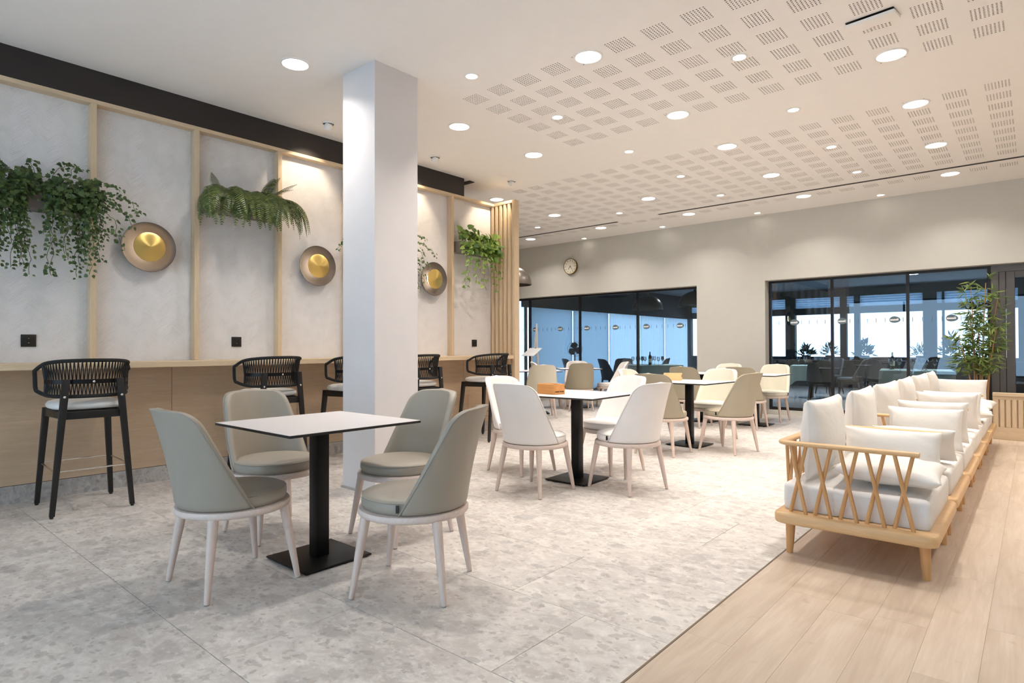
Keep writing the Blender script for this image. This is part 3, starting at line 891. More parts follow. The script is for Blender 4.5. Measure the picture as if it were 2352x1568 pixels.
chair(-3.95, 9.95, 270, 'leather_cream', 'cream leather tub chair against the grey wall pier between windows', G1)
chair(-6.46, 9.38, 135, 'leather_tan', 'beige leather tub chair seen square from behind below the clock', G1)
chair(-7.15, 10.32, -55, 'leather_white', 'white leather tub chair facing camera behind beige one below the clock', G1)
chair(-6.32, 10.25, 225, 'leather_white', 'white leather tub chair in profile facing left below left window', G1)
chair(-7.18, 9.42, 42, 'leather_white', 'white leather tub chair facing right behind the slatted screen edge', G1)
chair(-6.33, 8.07, 135, 'leather_cream', 'cream leather tub chair nearest the slatted screen, back to camera', G1)
chair(-7.19, 8.06, 45, 'leather_cream', 'cream leather tub chair cut off by the slatted screen edge', G1)

# ================================================================== CAFE TABLES
def table_proto():
    t = thing('cafe_table', '', 'table')
    b = MB(); b.box(-0.4, 0.4, -0.4, 0.4, 0.7455, 0.7585); top = mk('table_top', b, 'laminate_core', t, bevel=0.0012, seg=1)
    b = MB(); b.box(-0.399, 0.399, -0.399, 0.399, 0.7585, 0.760); mk('laminate', b, 'laminate_white', top, bevel=0.0006, seg=1)
    b = MB(); b.box(-0.039, 0.039, -0.039, 0.039, 0.016, 0.737); mk('pole', b, 'black_metal', t, bevel=0.003)
    b = MB(); b.box(-0.11, 0.11, -0.11, 0.11, 0.737, 0.7455); mk('mounting_plate', b, 'black_metal', t)
    b = MB(); b.box(-0.205, 0.205, -0.205, 0.205, 0.006, 0.017); mk('base_plate', b, 'black_metal', t, bevel=0.003)
    for sx in (-1, 1):
        for sy in (-1, 1):
            b = MB(); b.lathe([(0.014, 0.0), (0.016, 0.006)], 12); mk('foot_glide', b, 'black_plastic', t, (0.18 * sx, 0.18 * sy, 0))
    return t
tp = table_proto()
TABS = [(-3.045, 1.868, 0, 'square white topped cafe table nearest camera with black pedestal'),
        (-3.085, 4.45, 2, 'square white cafe table among white chairs carrying a wooden box'),
        (-3.15, 6.9, -3, 'square white cafe table among beige chairs carrying a wooden box'),
        (-3.2, 9.33, 0, 'white cafe table by glass wall at right of last row'),
        (-4.0, 9.27, 0, 'white cafe table behind farther box, in front of wall pier'),
        (-6.8, 9.87, 43, 'white cafe table below the wall clock behind the beige chair'),
        (-6.76, 8.5, 45, 'white cafe table half hidden behind the slatted screen')]
for i, (x, y, r, lab) in enumerate(TABS):
    if i == 0:
        tp.location = (x, y, 0); tp.rotation_euler = (0, 0, R(r)); tp['label'] = lab; tp['group'] = 'square cafe tables'
    else: dup(tp, (x, y, 0), R(r), lab, 'square cafe tables')

# wooden boxes on tables
def crate(x, y, rz, lab, wm='wood_box'):
    t = thing('wooden_box', lab, 'box', (x, y, 0.7605), rz, 'wooden condiment boxes')
    w, d, h, th = 0.105, 0.068, 0.088, 0.009
    for nm, bx in (('side_board', (-w, w, -d, -d + th, 0.0, h)), ('side_board', (-w, w, d - th, d, 0.0, h)),
                   ('end_board', (-w, -w + th, -d + th, d - th, 0.0, h)), ('end_board', (w - th, w, -d + th, d - th, 0.0, h)),
                   ('bottom_board', (-w + th, w - th, -d + th, d - th, 0.0, 0.008))):
        b = MB(); b.box(*bx); mk(nm, b, wm, t, bevel=0.0015, seg=1)
    b = MB(); b.box(-w + th, -0.02, -d + th, d - th, h - 0.016, h - 0.004); mk('lid', b, wm, t, bevel=0.0015, seg=1)
    return t
c1 = crate(-3.26, 4.30, R(-8), 'reddish wooden box with printed lettering on table among white chairs')
b = MB(); rq = random.Random(4)
yy = -0.055
for wd in (6, 6):
    for _ in range(wd):
        for q in range(3):
            b.box(0.1052, 0.1058, yy + q * 0.0026, yy + q * 0.0026 + rq.uniform(0.0008, 0.0024), 0.016 + rq.uniform(0, 0.004), 0.030 - rq.uniform(0, 0.004))
        yy += 0.0088
    yy += 0.006
mk('lettering', b, 'print_dark', c1)
c2 = crate(-3.42, 7.02, R(20), 'pale wooden box with red script on table among beige chairs', 'wood_box_pale')
b = MB(); b.tube([(0.106, -0.03 + 0.06 * q / 40, 0.05 + 0.014 * math.sin(q * 0.75) + 0.006 * q / 40) for q in range(41)], 0.0016, 5)
mk('script', b, 'print_red', c2)

# ================================================================== BAR STOOLS
def stool_proto():
    t = thing('bar_stool', '', 'bar stool')
    # local: facing +y (towards the counter)
    fl = [(-0.205, 0.20), (0.205, 0.20)]
    for sx in (-1, 1):
        b = MB()
        def leg(p0, p1, w0, d0, w1, d1):
            r = []
            for p, w, d in ((p0, w0, d0), (p1, w1, d1)):
                r.append([(p[0] - w, p[1] - d, p[2]), (p[0] + w, p[1] - d, p[2]), (p[0] + w, p[1] + d, p[2]), (p[0] - w, p[1] + d, p[2])])
            m = MB(); m.rings(r); return m
        b = leg((sx * 0.238, 0.27, 0.012), (sx * 0.195, 0.205, 0.735), 0.016, 0.014, 0.022, 0.022)
        g = mk('leg', b, 'black_wood', t, bevel=0.004)
        f = MB(); f.lathe([(0.011, 0.0), (0.013, 0.013)], 10); mk('foot_pad', f, 'black_plastic', g, (sx * 0.239, 0.27, 0))
        b = leg((sx * 0.243, -0.275, 0.012), (sx * 0.163, -0.262, 0.955), 0.016, 0.014, 0.024, 0.0145)
        g = mk('leg', b, 'black_wood', t, bevel=0.004)
        f = MB(); f.lathe([(0.011, 0.0), (0.013, 0.013)], 10); mk('foot_pad', f, 'black_plastic', g, (sx * 0.244, -0.275, 0))
        f = MB(); f.lathe([(0.008, 0.0), (0.008, 0.003), (0.005, 0.005), (0.0005, 0.005)], 12, Matrix.Rotation(R(90), 4, 'X'), caps=(True, False))
        mk('bolt', f, 'chrome', g, (sx * 0.174, -0.277, 0.832), smooth=True)
    for bx in ((-0.19, 0.19, 0.19, 0.215, 0.672, 0.735), (-0.18, 0.18, -0.265, -0.238, 0.672, 0.725)):
        b = MB(); b.box(*bx); mk('apron', b, 'black_wood', t, bevel=0.003)
    for sx in (-1, 1):
        b = MB(); b.rings([[(sx * 0.176, -0.245, 0.68), (sx * 0.20, -0.245, 0.68), (sx * 0.20, -0.245, 0.725), (sx * 0.176, -0.245, 0.725)],
                           [(sx * 0.187, 0.2, 0.672), (sx * 0.211, 0.2, 0.672), (sx * 0.211, 0.2, 0.735), (sx * 0.187, 0.2, 0.735)]])
        mk('apron', b, 'black_wood', t, bevel=0.003)
    b = MB(); b.rings([[(x * sx_, y_, z) for x, y_, z in sup(1.0, 3.2, 44)] if False else [(x * sx_, 0.005 + y_ * sy_, z) for x, y_, _ in sup(1.0, 3.4, 44)]
                       for sx_, sy_, z in ((0.19, 0.20, 0.735), (0.212, 0.225, 0.738), (0.222, 0.235, 0.75), (0.222, 0.235, 0.768), (0.21, 0.222, 0.785), (0.18, 0.19, 0.795), (0.11, 0.12, 0.801), (0.03, 0.03, 0.803))])
    mk('seat', b, 'seat_vinyl', t, smooth=True, angle=60)
    # foot rest: chrome rod loop
    z = 0.32
    def lp(sy, f=1.0): return 0.0
    pts = [(-0.222, 0.245, z), (0.222, 0.245, z), (0.225, -0.268, z - 0.005), (-0.225, -0.268, z - 0.005)]
    P = []
    for i in range(4):
        a, c = Vector(pts[i]), Vector(pts[(i + 1) % 4])
        P += [a + (c - a) * 0.03, a + (c - a) * 0.5, a + (c - a) * 0.97]
    b = MB(); b.tube(P, 0.006, 10, True); mk('foot_rest', b, 'chrome', t, smooth=True)
    # rope wrapped back: closed loop bent round in plan
    def plan(s, r, ry):       # s in [-1,1]; arms run forward, rear is an arc
        a = s * R(128)
        if abs(a) <= R(90): return (r * math.sin(a), -0.055 - ry * math.cos(a))
        k = (abs(a) - R(90)) / R(38)
        return (math.copysign(r + 0.030 * k, s), -0.055 + 0.072 * k)
    def top(s): x, y = plan(s, 0.264, 0.238); return Vector((x, y, 1.088 - 0.075 * abs(s) ** 2.4))
    def mid(s): x, y = plan(s, 0.246, 0.204); return Vector((x, y, 0.936))
    def bot(s): x, y = plan(s, 0.250, 0.212); return Vector((x, y, 0.832 + 0.035 * abs(s) ** 3))
    loop = [top(-1 + 2 * i / 44) for i in range(45)]
    # rounded arm fronts
    def front(s):
        a, c = top(s), bot(s); out = []
        for q in range(1, 18):
            th = R(90 - 10 * q); k = q / 18; cz, hz = (a.z + c.z) / 2, (a.z - c.z) / 2
            sn, cn = math.sin(th), math.cos(th)
            out.append(Vector((a.x + (c.x - a.x) * k, a.y + (c.y - a.y) * k + 0.036 * abs(cn) ** 0.55, cz + hz * math.copysign(abs(sn) ** 0.55, sn))))
        return out
    loop += front(1) + [bot(1 - 2 * i / 44) for i in range(45)] + front(-1)[::-1]
    b = MB(); b.tube(loop, 0.0135, 10, True); mk('back_frame', b, 'black_rope', t, smooth=True)
    for s in (-1, 1):
        b = MB(); b.tube([top(s * 0.68), mid(s * 0.68) + Vector((0, 0, 0)), bot(s * 0.68)], 0.0085, 8); mk('back_upright', b, 'black_wood', t, smooth=True)
    b = MB(); N = 32; w = MB()
    smax = 0.66
    for i in range(N):
        s0 = -smax + 2 * smax * i / N; s1 = -smax + 2 * smax * (i + 1) / N; sm = (s0 + s1) / 2
        w.tube([top(s0), mid(sm)], 0.0036, 5); w.tube([mid(sm), top(s1)], 0.0036, 5)
        w.tube([bot(s0), mid(sm)], 0.0036, 5); w.tube([mid(sm), bot(s1)], 0.0036, 5)
    stuff(mk('rope_weave', w, 'black_rope', t, smooth=True))
    # flat middle band outside
    rg = []
    for i in range(33):
        s = -0.66 + 1.32 * i / 32; x0, y0 = plan(s, 0.250, 0.210); x1, y1 = plan(s, 0.258, 0.218)
        rg.append([(x0, y0, 0.921), (x1, y1, 0.921), (x1, y1, 0.952), (x0, y0, 0.952)])
    b = MB(); b.rings(rg); mk('back_band', b, 'black_metal', t, smooth=True)
    f = MB(); f.lathe([(0.008, 0.0), (0.008, 0.003), (0.005, 0.005), (0.0005, 0.005)], 12, Matrix.Rotation(R(90), 4, 'X'), caps=(True, False))
    mk('bolt', f, 'chrome', t, (0.0, -0.273, 0.936), smooth=True)
    return t
sp_ = stool_proto()
STO = [(-5.405, 1.345, 178, 'black rope-backed bar stool nearest the camera at far left'),
       (-5.405, 2.78, 180, 'black rope-backed bar stool directly behind the pale front chair'),
       (-5.405, 3.71, 180, 'black rope-backed bar stool half hidden by left side of column'),
       (-5.405, 4.53, 180, 'black rope-backed bar stool half hidden by right side of column'),
       (-5.405, 5.73, 181, 'black rope-backed bar stool beside the slatted screen')]
for i, (x, y, a, lab) in enumerate(STO):
    if i == 0:
        sp_.location = (x, y, 0); sp_.rotation_euler = (0, 0, R(a - 90)); sp_['label'] = lab; sp_['group'] = 'bar stools along the counter'
    else: dup(sp_, (x, y, 0), R(a - 90), lab, 'bar stools along the counter')

# ================================================================== SOFAS
UL = 0.97
def rrect(x0, x1, y0, y1, r, n=6):
    out = []
    for cx, cy, a0 in ((x1 - r, y1 - r, 0), (x0 + r, y1 - r, 90), (x0 + r, y0 + r, 180), (x1 - r, y0 + r, 270)):
        for q in range(n + 1):
            a = R(a0 + 90 * q / n); out.append((cx + r * math.cos(a), cy + r * math.sin(a)))
    return out
def ring2(pts, z, inset=0.0, c=(0, 0)):
    out = []
    for x, y in pts:
        dx, dy = x - c[0], y - c[1]; L = math.hypot(dx, dy)
        out.append((x - dx / L * inset, y - dy / L * inset, z))
    return out
def sofa_proto():
    # local: x across depth (back at -x), y along the row starting at 0
    t = thing('sofa_unit', '', 'sofa')
    o = rrect(-0.385, 0.385, 0.004, UL - 0.004, 0.06)
    c = (0, UL / 2)
    b = MB(); b.rings([ring2(o, 0.186, 0.014, c), ring2(o, 0.189, 0.006, c), ring2(o, 0.198, 0, c), ring2(o, 0.230, 0, c), ring2(o, 0.241, 0.004, c), ring2(o, 0.245, 0.012, c)])
    mk('base_frame', b, 'wood_sofa', t, smooth=True, angle=50)
    for sx in (-1, 1):
        for y in (0.12, UL - 0.12):
            b = MB(); b.tube([(sx * 0.325, y, 0.0), (sx * 0.322, y, 0.06), (sx * 0.318, y, 0.189)], [0.0165, 0.021, 0.027], 16); mk('leg', b, 'wood_sofa_z', t, smooth=True, angle=60)
    # seat cushion: boxy with rounded top
    rows = []
    x0, x1, y0, y1 = -0.355, 0.342, 0.115, UL - 0.012
    cc = ((x0 + x1) / 2, (y0 + y1) / 2)
    q = rrect(x0, x1, y0, y1, 0.026)
    rg = [ring2(q, 0.2455, 0.006, cc), ring2(q, 0.250, 0.001, cc), ring2(q, 0.30, -0.003, cc), ring2(q, 0.372, -0.002, cc), ring2(q, 0.384, 0.003, cc), ring2(q, 0.391, 0.013, cc)]
    for f, z in ((0.93, 0.397), (0.7, 0.406), (0.4, 0.411), (0.05, 0.412)):
        rg.append([(cc[0] + (x - cc[0]) * f, cc[1] + (y - cc[1]) * f, z) for x, y in q])
    b = MB(); b.rings(rg); mk('seat_cushion', b, 'seat_fabric', t, smooth=True, angle=70)
    # arm rail (near end) and back rail, one flat rounded bar with a curved corner
    zc = 0.628
    path = [(0.305, 0.075), (0.10, 0.075), (-0.15, 0.075), (-0.30, 0.075)]
    for k in range(1, 7):
        a = R(270 - 15 * k); path.append((-0.30 + 0.055 * math.cos(a), 0.13 + 0.055 * math.sin(a)))
    path += [(-0.355, 0.25), (-0.355, 0.5), (-0.355, 0.75), (-0.355, UL - 0.02)]
    rg = []
    for i, (x, y) in enumerate(path):
        p, n_ = path[max(0, i - 1)], path[min(len(path) - 1, i + 1)]
        tx, ty = n_[0] - p[0], n_[1] - p[1]; L = math.hypot(tx, ty); nx, ny = -ty / L, tx / L
        k = 0.7 if i in (0, len(path) - 1) else 1.0
        rg.append([(x + nx * w * k, y + ny * w * k, zc + h) for w, h in ((-0.026, 0.0), (-0.022, 0.009), (-0.012, 0.0125), (0.012, 0.0125), (0.022, 0.009), (0.026, 0.0), (0.022, -0.009), (0.012, -0.0125), (-0.012, -0.0125), (-0.022, -0.009))])
    b = MB(); b.rings(rg); mk('arm_rail', b, 'wood_sofa', t, smooth=True, angle=60)
    n = 5
    for i in range(n):
        xc = -0.262 + i * 0.125
        for s, dy in ((-1, -0.008), (1, 0.008)):
            b = MB(); b.tube([(xc - s * 0.042, 0.066 + dy, 0.243), (xc + s * 0.038, 0.075 + dy, 0.617)], [0.0105, 0.0095], 10); mk('spindle', b, 'wood_sofa_z', t, smooth=True)
    for i in range(5):
        yc = 0.25 + i * 0.155
        for s, dx in ((-1, -0.008), (1, 0.008)):
            b = MB(); b.tube([(-0.363 + dx, yc - s * 0.042, 0.243), (-0.355 + dx, yc + s * 0.038, 0.617)], [0.0105, 0.0095], 10); mk('spindle', b, 'wood_sofa_z', t, smooth=True)
    return t
so_ = sofa_proto()
SN = ['nearest camera', 'second from camera', 'third from camera', 'fourth from camera', 'fifth from camera', 'last, beside the low partition']
for k in range(6):
    lab = 'oak spindle sofa seat with cream cushion, ' + SN[k] + ' in the row'
    loc = (-0.748, 3.54 + UL * k, 0)
    if k == 0:
        so_.location = loc; so_['label'] = lab; so_['group'] = 'oak sofa seats in a row'
    else: dup(so_, loc, 0, lab, 'oak sofa seats in a row')

def pillow_mesh(name, a, bb, T, seed, N=26):
    rnd = random.Random(seed); ph = [rnd.uniform(0, 6.28) for _ in range(6)]
    m = MB(); idx = {}; vs = []; fs = []
    def pos(i, j, sgn):
        u = -1 + 2 * i / N; v = -1 + 2 * j / N
        x = a * u * (1 - 0.055 * (1 - v * v)); y = bb * v * (1 - 0.05 * (1 - u * u))
        k = max(0.0, (1 - u * u) * (1 - v * v))
        h = T * (k ** 0.40) * (1 + 0.05 * math.sin(3 * u + ph[0]) + 0.05 * math.sin(4 * v + ph[1]))
        cr = 0.006 * math.sin(9 * (u + v) + ph[2]) * max(0, abs(u) + abs(v) - 0.9) * (1 if k > 0 else 0)
        return (x, y, sgn * h + cr)
    for s in (1, -1):
        o = len(vs)
        for j in range(N + 1):
            for i in range(N + 1):
                p = pos(i, j, s); vs.append((p[0], p[1], p[2] + s * 0.004))
        for j in range(N):
            for i in range(N):
                a_ = o + j * (N + 1) + i
                fs.append((a_, a_ + 1, a_ + N + 2, a_ + N + 1))
    W = N + 1; M_ = W * W
    bd = [i for i in range(W)] + [j * W + N for j in range(1, W)] + [N * W + i for i in range(N - 1, -1, -1)] + [j * W for j in range(N - 1, 0, -1)]
    for q in range(len(bd)):
        a_, c_ = bd[q], bd[(q + 1) % len(bd)]; fs.append((a_, c_, M_ + c_, M_ + a_))
    m.add(vs, fs)
    return m.mesh(name, 'cushion_fabric', smooth=True, angle=180)
def pillow(a, bb, T, loc, rot, lab, grp, seed):
    return tag(obj('cushion', pillow_mesh('cushion', a, bb, T, seed), None, loc, rot), lab, 'cushion', grp)
GB, GL = 'tall back cushions on the sofas', 'long lumbar cushions on the sofas'
for k in range(6):
    y = 3.54 + UL * k + (0.465 if k in (0, 5) else 0.54)
    pillow(0.318 if k in (0, 5) else 0.365, 0.222, 0.082, (-0.972, y, 0.645), (R(90), 0, R(90 + (1.5 if k % 2 else -1.5))),
           'square cream back cushion standing on the ' + ['nearest', 'second', 'third', 'fourth', 'fifth', 'last'][k] + ' sofa seat', GB, 10 + k)
LB = [(-0.69, 4.42, 0.536, 80, 0.118, 0.265, 'long cream cushion against inner armrest of nearest sofa seat'),
      (-0.625, 4.84, 0.525, 122, 0.122, 0.232, 'long cream cushion showing behind second armrest beside its V spindles'),
      (-0.625, 5.36, 0.570, 86, 0.15, 0.232, 'tall long cream cushion standing on second sofa seat before third armrest'),
      (-0.625, 5.82, 0.580, 99, 0.16, 0.232, 'long cream cushion standing just behind the third armrest'),
      (-0.625, 6.84, 0.586, 100, 0.165, 0.232, 'long cream cushion standing behind the fourth armrest'),
      (-0.625, 7.28, 0.577, 82, 0.155, 0.232, 'long cream cushion standing on fourth sofa seat before fifth armrest'),
      (-0.72, 9.22, 0.595, 82, 0.175, 0.28, 'long cream cushion at far sofa end below the bamboo plant')]
for i, (x, y, z, tilt, hh_, hw_, lab) in enumerate(LB):
    pillow(hw_, hh_, 0.060, (x, y, z), (R(tilt), 0, R((-1, 1, -1, 1, 0, -1, 0)[i])), lab, GL, 40 + i)
pillow(0.245, 0.185, 0.065, (-0.612, 3.87, 0.500), (R(4), R(2), R(2)), 'plump cream cushion lying flat on nearest sofa seat', GL, 61)
pillow(0.235, 0.165, 0.065, (-0.58, 7.84, 0.506), (R(6), R(2), R(8)), 'cream cushion lying flat on fifth sofa seat', GL, 62)
pillow(0.235, 0.165, 0.065, (-0.59, 8.80, 0.506), (R(6), R(2), R(-5)), 'cream cushion lying flat on last sofa seat', GL, 63)

# ================================================================== PLANTS
def frame(n, d):
    n = Vector(n).normalized(); d = Vector(d); d = (d - n * d.dot(n))
    if d.length < 1e-4: d = n.orthogonal()
    d.normalize(); x = d.cross(n)
    return Matrix((x, d, n)).transposed()
def fan_leaf(name, outline, mat, fold=0.15):
    m = MB(); vs = [(0, 0.45, 0.0)] + [(x, y, fold * abs(x)) for x, y in outline]
    n = len(outline); m.add(vs, [(0, 1 + i, 1 + (i + 1) % n) for i in range(n)])
    me = bpy.data.meshes.new(name); me.from_pydata(m.v, [], m.f); me.materials.append(MATS[mat])
    return me, m
ivy_out = [(0, 0.02), (0.22, -0.08), (0.30, 0.12), (0.52, 0.20), (0.34, 0.42), (0.36, 0.62), (0.14, 0.66), (0, 1.0),
           (-0.14, 0.66), (-0.36, 0.62), (-0.34, 0.42), (-0.52, 0.20), (-0.30, 0.12), (-0.22, -0.08)]
heart_out = [(0, 0.06), (0.16, -0.06), (0.34, 0.05), (0.40, 0.28), (0.32, 0.58), (0.15, 0.84), (0, 1.05), (-0.15, 0.84), (-0.32, 0.58), (-0.40, 0.28), (-0.34, 0.05), (-0.16, -0.06)]
lance_out = [(0, 0.0), (0.05, 0.12), (0.075, 0.35), (0.05, 0.65), (0.0, 1.0), (-0.05, 0.65), (-0.075, 0.35), (-0.05, 0.12)]
IVY, IVYM = fan_leaf('ivy_leaf', ivy_out, 'ivy_leaf', 0.18)
HRT, HRTM = fan_leaf('pothos_leaf', heart_out, 'pothos_leaf', 0.22)
LAN, LANM = fan_leaf('bamboo_leaf', lance_out, 'bamboo_leaf', 0.5)
def plant_leaves(root, leaves, me, mb, matname, cap=296):
    # leaves: list of (loc, n, d, size) in the root's space; the largest stay separate objects
    leaves.sort(key=lambda q: -q[3])
    o0 = root.location
    for loc, n, d, s in leaves[:cap]:
        o = bpy.data.objects.new('leaf', me); C.objects.link(o); o.parent = root
        o.matrix_local = Matrix.Translation(loc) @ frame(n, d).to_4x4() @ Matrix.Diagonal((s, s, s, 1))
    if leaves[cap:]:
        m = MB()
        for loc, n, d, s in leaves[cap:]:
            m.add(mb.v, mb.f, Matrix.Translation(loc) @ frame(n, d).to_4x4() @ Matrix.Diagonal((s, s, s, 1)))
        mm = bpy.data.meshes.new('foliage'); mm.from_pydata(m.v, [], m.f); mm.materials.append(MATS[matname])
        stuff(obj('foliage', mm, root))
def bez(a, c, e, t): return a * (1 - t) ** 2 + c * 2 * t * (1 - t) + e * t * t
def planter(y0, y1, z0, z1, lab):
    t = thing('wall_planter', lab, 'planter', (WX, (y0 + y1) / 2, z0), 0, 'grey wall planter boxes')
    w = (y1 - y0) / 2; h = z1 - z0
    b = MB()
    for bx in ((0.002, 0.19, -w, w, 0, 0.01), (0.002, 0.012, -w, w, 0.01, h), (0.18, 0.19, -w, w, 0.01, h), (0.012, 0.18, -w, -w + 0.01, 0.01, h), (0.012, 0.18, w - 0.01, w, 0.01, h)): b.box(*bx)
    mk('planter_box', b, 'planter_grey', t)
    b = MB(); b.box(0.012, 0.18, -w + 0.01, w - 0.01, h - 0.04, h - 0.02); mk('soil', b, 'soil', t)
def trailing(name, lab, cat, org, mass, vines, me, mb, mat, size, step, seed, ztop, ymax=99.0, stem='stem_green'):
    front = WX + 0.19
    rnd = random.Random(seed); root = thing(name, lab, cat, org)
    O = Vector(org); L = []; st = MB()
    for (y0, y1, z0, z1, x0, x1, n) in mass:
        for _ in range(n):
            p = Vector((rnd.uniform(x0, x1), rnd.uniform(y0, y1), rnd.uniform(z0, z1)))
            out = Vector((0.9, (p.y - (y0 + y1) / 2) * 1.5, 0.35 + (p.z - z0)))
            nrm = out + Vector((rnd.uniform(-0.5, 0.5), rnd.uniform(-0.7, 0.7), rnd.uniform(-0.5, 0.6)))
            d = Vector((rnd.uniform(-0.2, 0.6), rnd.uniform(-0.9, 0.9), rnd.uniform(-1.0, 0.25)))
            sz = size * rnd.uniform(0.65, 1.2)
            if p.z < ztop + sz and p.x < front + sz * 0.55:
                p.x = front + sz * 0.6 + rnd.uniform(0, 0.03) if p.z < ztop else p.x
                if p.z >= ztop: p.z = ztop + sz * rnd.uniform(1.0, 1.3)
            if p.y > ymax - sz: p.y = ymax - sz * rnd.uniform(1.0, 1.6)
            L.append((p - O, nrm, d, sz))
    for (a, c, e) in vines:
        a, c, e = Vector(a), Vector(c), Vector(e); n = max(4, int(((c - a).length + (e - c).length) / step))
        pts = []
        ph = rnd.uniform(0, 6)
        for i in range(n + 1):
            p = bez(a, c, e, i / n) + Vector((0, 0.012 * math.sin(i * 0.7 + ph), 0.006 * math.sin(i + ph)))
            p += Vector((rnd.uniform(-0.006, 0.006), rnd.uniform(-0.008, 0.008), 0))
            if p.z < ztop + 0.012 and i > 0: p.x = max(p.x, front + 0.014)
            pts.append(p)
        st.tube([p - O for p in pts], 0.0022, 5)
        for i in range(1, n + 1):
            for s in (-1, 1):
                if rnd.random() < 0.22: continue
                q = pts[i] + Vector((rnd.uniform(0.0, 0.02), s * rnd.uniform(0.008, 0.026), rnd.uniform(-0.012, 0.012)))
                nrm = Vector((0.9, s * 0.35 + rnd.uniform(-0.4, 0.4), 0.35 + rnd.uniform(-0.4, 0.5)))
                d = Vector((rnd.uniform(-0.1, 0.3), s * rnd.uniform(0.3, 1.0), rnd.uniform(-1.0, -0.1)))
                sz = size * rnd.uniform(0.55, 1.0) * (1 - 0.25 * i / n)
                if q.z < ztop + sz and q.x < front + sz * 0.6:
                    if q.z < ztop + 0.012: q.x = front + sz * 0.65
                    else: q.z = ztop + sz * 1.05
                if q.y > ymax - sz: q.y = ymax - sz
                L.append((q - O, nrm, d, sz))
    mk('stems', st, stem, root, smooth=True)
    plant_leaves(root, L, me, mb, mat)
    return root

# --- ivy at the left edge
planter(0.745, 1.478, 2.25, 2.392, 'grey wall planter box holding the ivy at far left')
rv = random.Random(3); V1 = []
def hang(ys, xs_, z0, zs, n, spread=0.05):
    out = []
    for _ in range(n):
        y = rv.uniform(*ys); x = rv.uniform(*xs_); ze = rv.uniform(*zs)
        out.append(((x - 0.06, y, z0), (x + 0.06, y + rv.uniform(-spread, spread), z0 + 0.10), (x + 0.02, y + rv.uniform(-spread * 2, spread * 2), ze)))
    return out
V1 += hang((1.20, 1.52), (-5.78, -5.70), 2.40, (1.72, 2.12), 20) + hang((0.86, 1.04), (-5.78, -5.70), 2.40, (1.72, 2.05), 13) + hang((1.0, 1.25), (-5.78, -5.72), 2.40, (2.2, 2.32), 5)
V1 += [((-5.8, 1.42, 2.42), (-5.66, 1.66, 2.5), (-5.62, 1.79, 2.28)), ((-5.8, 1.40, 2.42), (-5.66, 1.62, 2.44), (-5.62, 1.74, 2.16)), ((-5.8, 1.40, 2.42), (-5.66, 1.58, 2.40), (-5.64, 1.66, 1.98)),
       ((-5.82, 1.36, 2.42), (-5.72, 1.48, 2.60), (-5.66, 1.66, 2.46)), ((-5.82, 1.1, 2.42), (-5.8, 1.12, 2.62), (-5.72, 1.08, 2.60)), ((-5.82, 1.22, 2.42), (-5.8, 1.26, 2.66), (-5.74, 1.34, 2.62)),
       ((-5.82, 1.30, 2.42), (-5.78, 1.34, 2.66), (-5.72, 1.42, 2.58)), ((-5.82, 0.90, 2.42), (-5.8, 0.90, 2.6), (-5.72, 0.86, 2.58)), ((-5.82, 1.0, 2.4), (-5.76, 1.0, 2.56), (-5.7, 1.06, 2.5))]
trailing('ivy_plant', 'trailing dark green ivy cascading from planter at left edge', 'plant', (-5.82, 1.1, 2.38),
         [(1.20, 1.52, 2.28, 2.52, -5.86, -5.66, 270), (0.78, 1.06, 2.26, 2.54, -5.86, -5.68, 190), (1.0, 1.25, 2.34, 2.50, -5.86, -5.72, 70)], V1, IVY, IVYM, 'ivy_leaf', 0.048, 0.021, 21, 2.392)
# --- ivy behind the column
planter(3.99, 4.755, 2.25, 2.392, 'grey wall planter box mostly hidden by the square column')
V4 = hang((4.35, 4.74), (-5.78, -5.70), 2.40, (1.8, 2.1), 8) + hang((4.0, 4.35), (-5.78, -5.70), 2.40, (1.9, 2.2), 5)
V4 += [((-5.8, 4.6, 2.42), (-5.68, 4.86, 2.56), (-5.62, 5.06, 2.30)), ((-5.8, 4.66, 2.42), (-5.68, 4.84, 2.5), (-5.66, 4.96, 2.16)), ((-5.8, 4.66, 2.42), (-5.7, 4.86, 2.4), (-5.68, 4.93, 1.98)),
       ((-5.82, 4.62, 2.42), (-5.74, 4.82, 2.62), (-5.68, 4.95, 2.5)), ((-5.8, 4.66, 2.42), (-5.7, 4.80, 2.3), (-5.69, 4.86, 1.86)), ((-5.8, 4.1, 2.4), (-5.68, 3.85, 2.42), (-5.64, 3.66, 2.22))]
trailing('ivy_plant', 'trailing ivy sprays showing beside right edge of square column', 'plant', (-5.82, 4.4, 2.38),
         [(4.3, 4.76, 2.28, 2.52, -5.86, -5.68, 110), (4.0, 4.3, 2.3, 2.5, -5.86, -5.7, 50)], V4, IVY, IVYM, 'ivy_leaf', 0.047, 0.026, 22, 2.392)
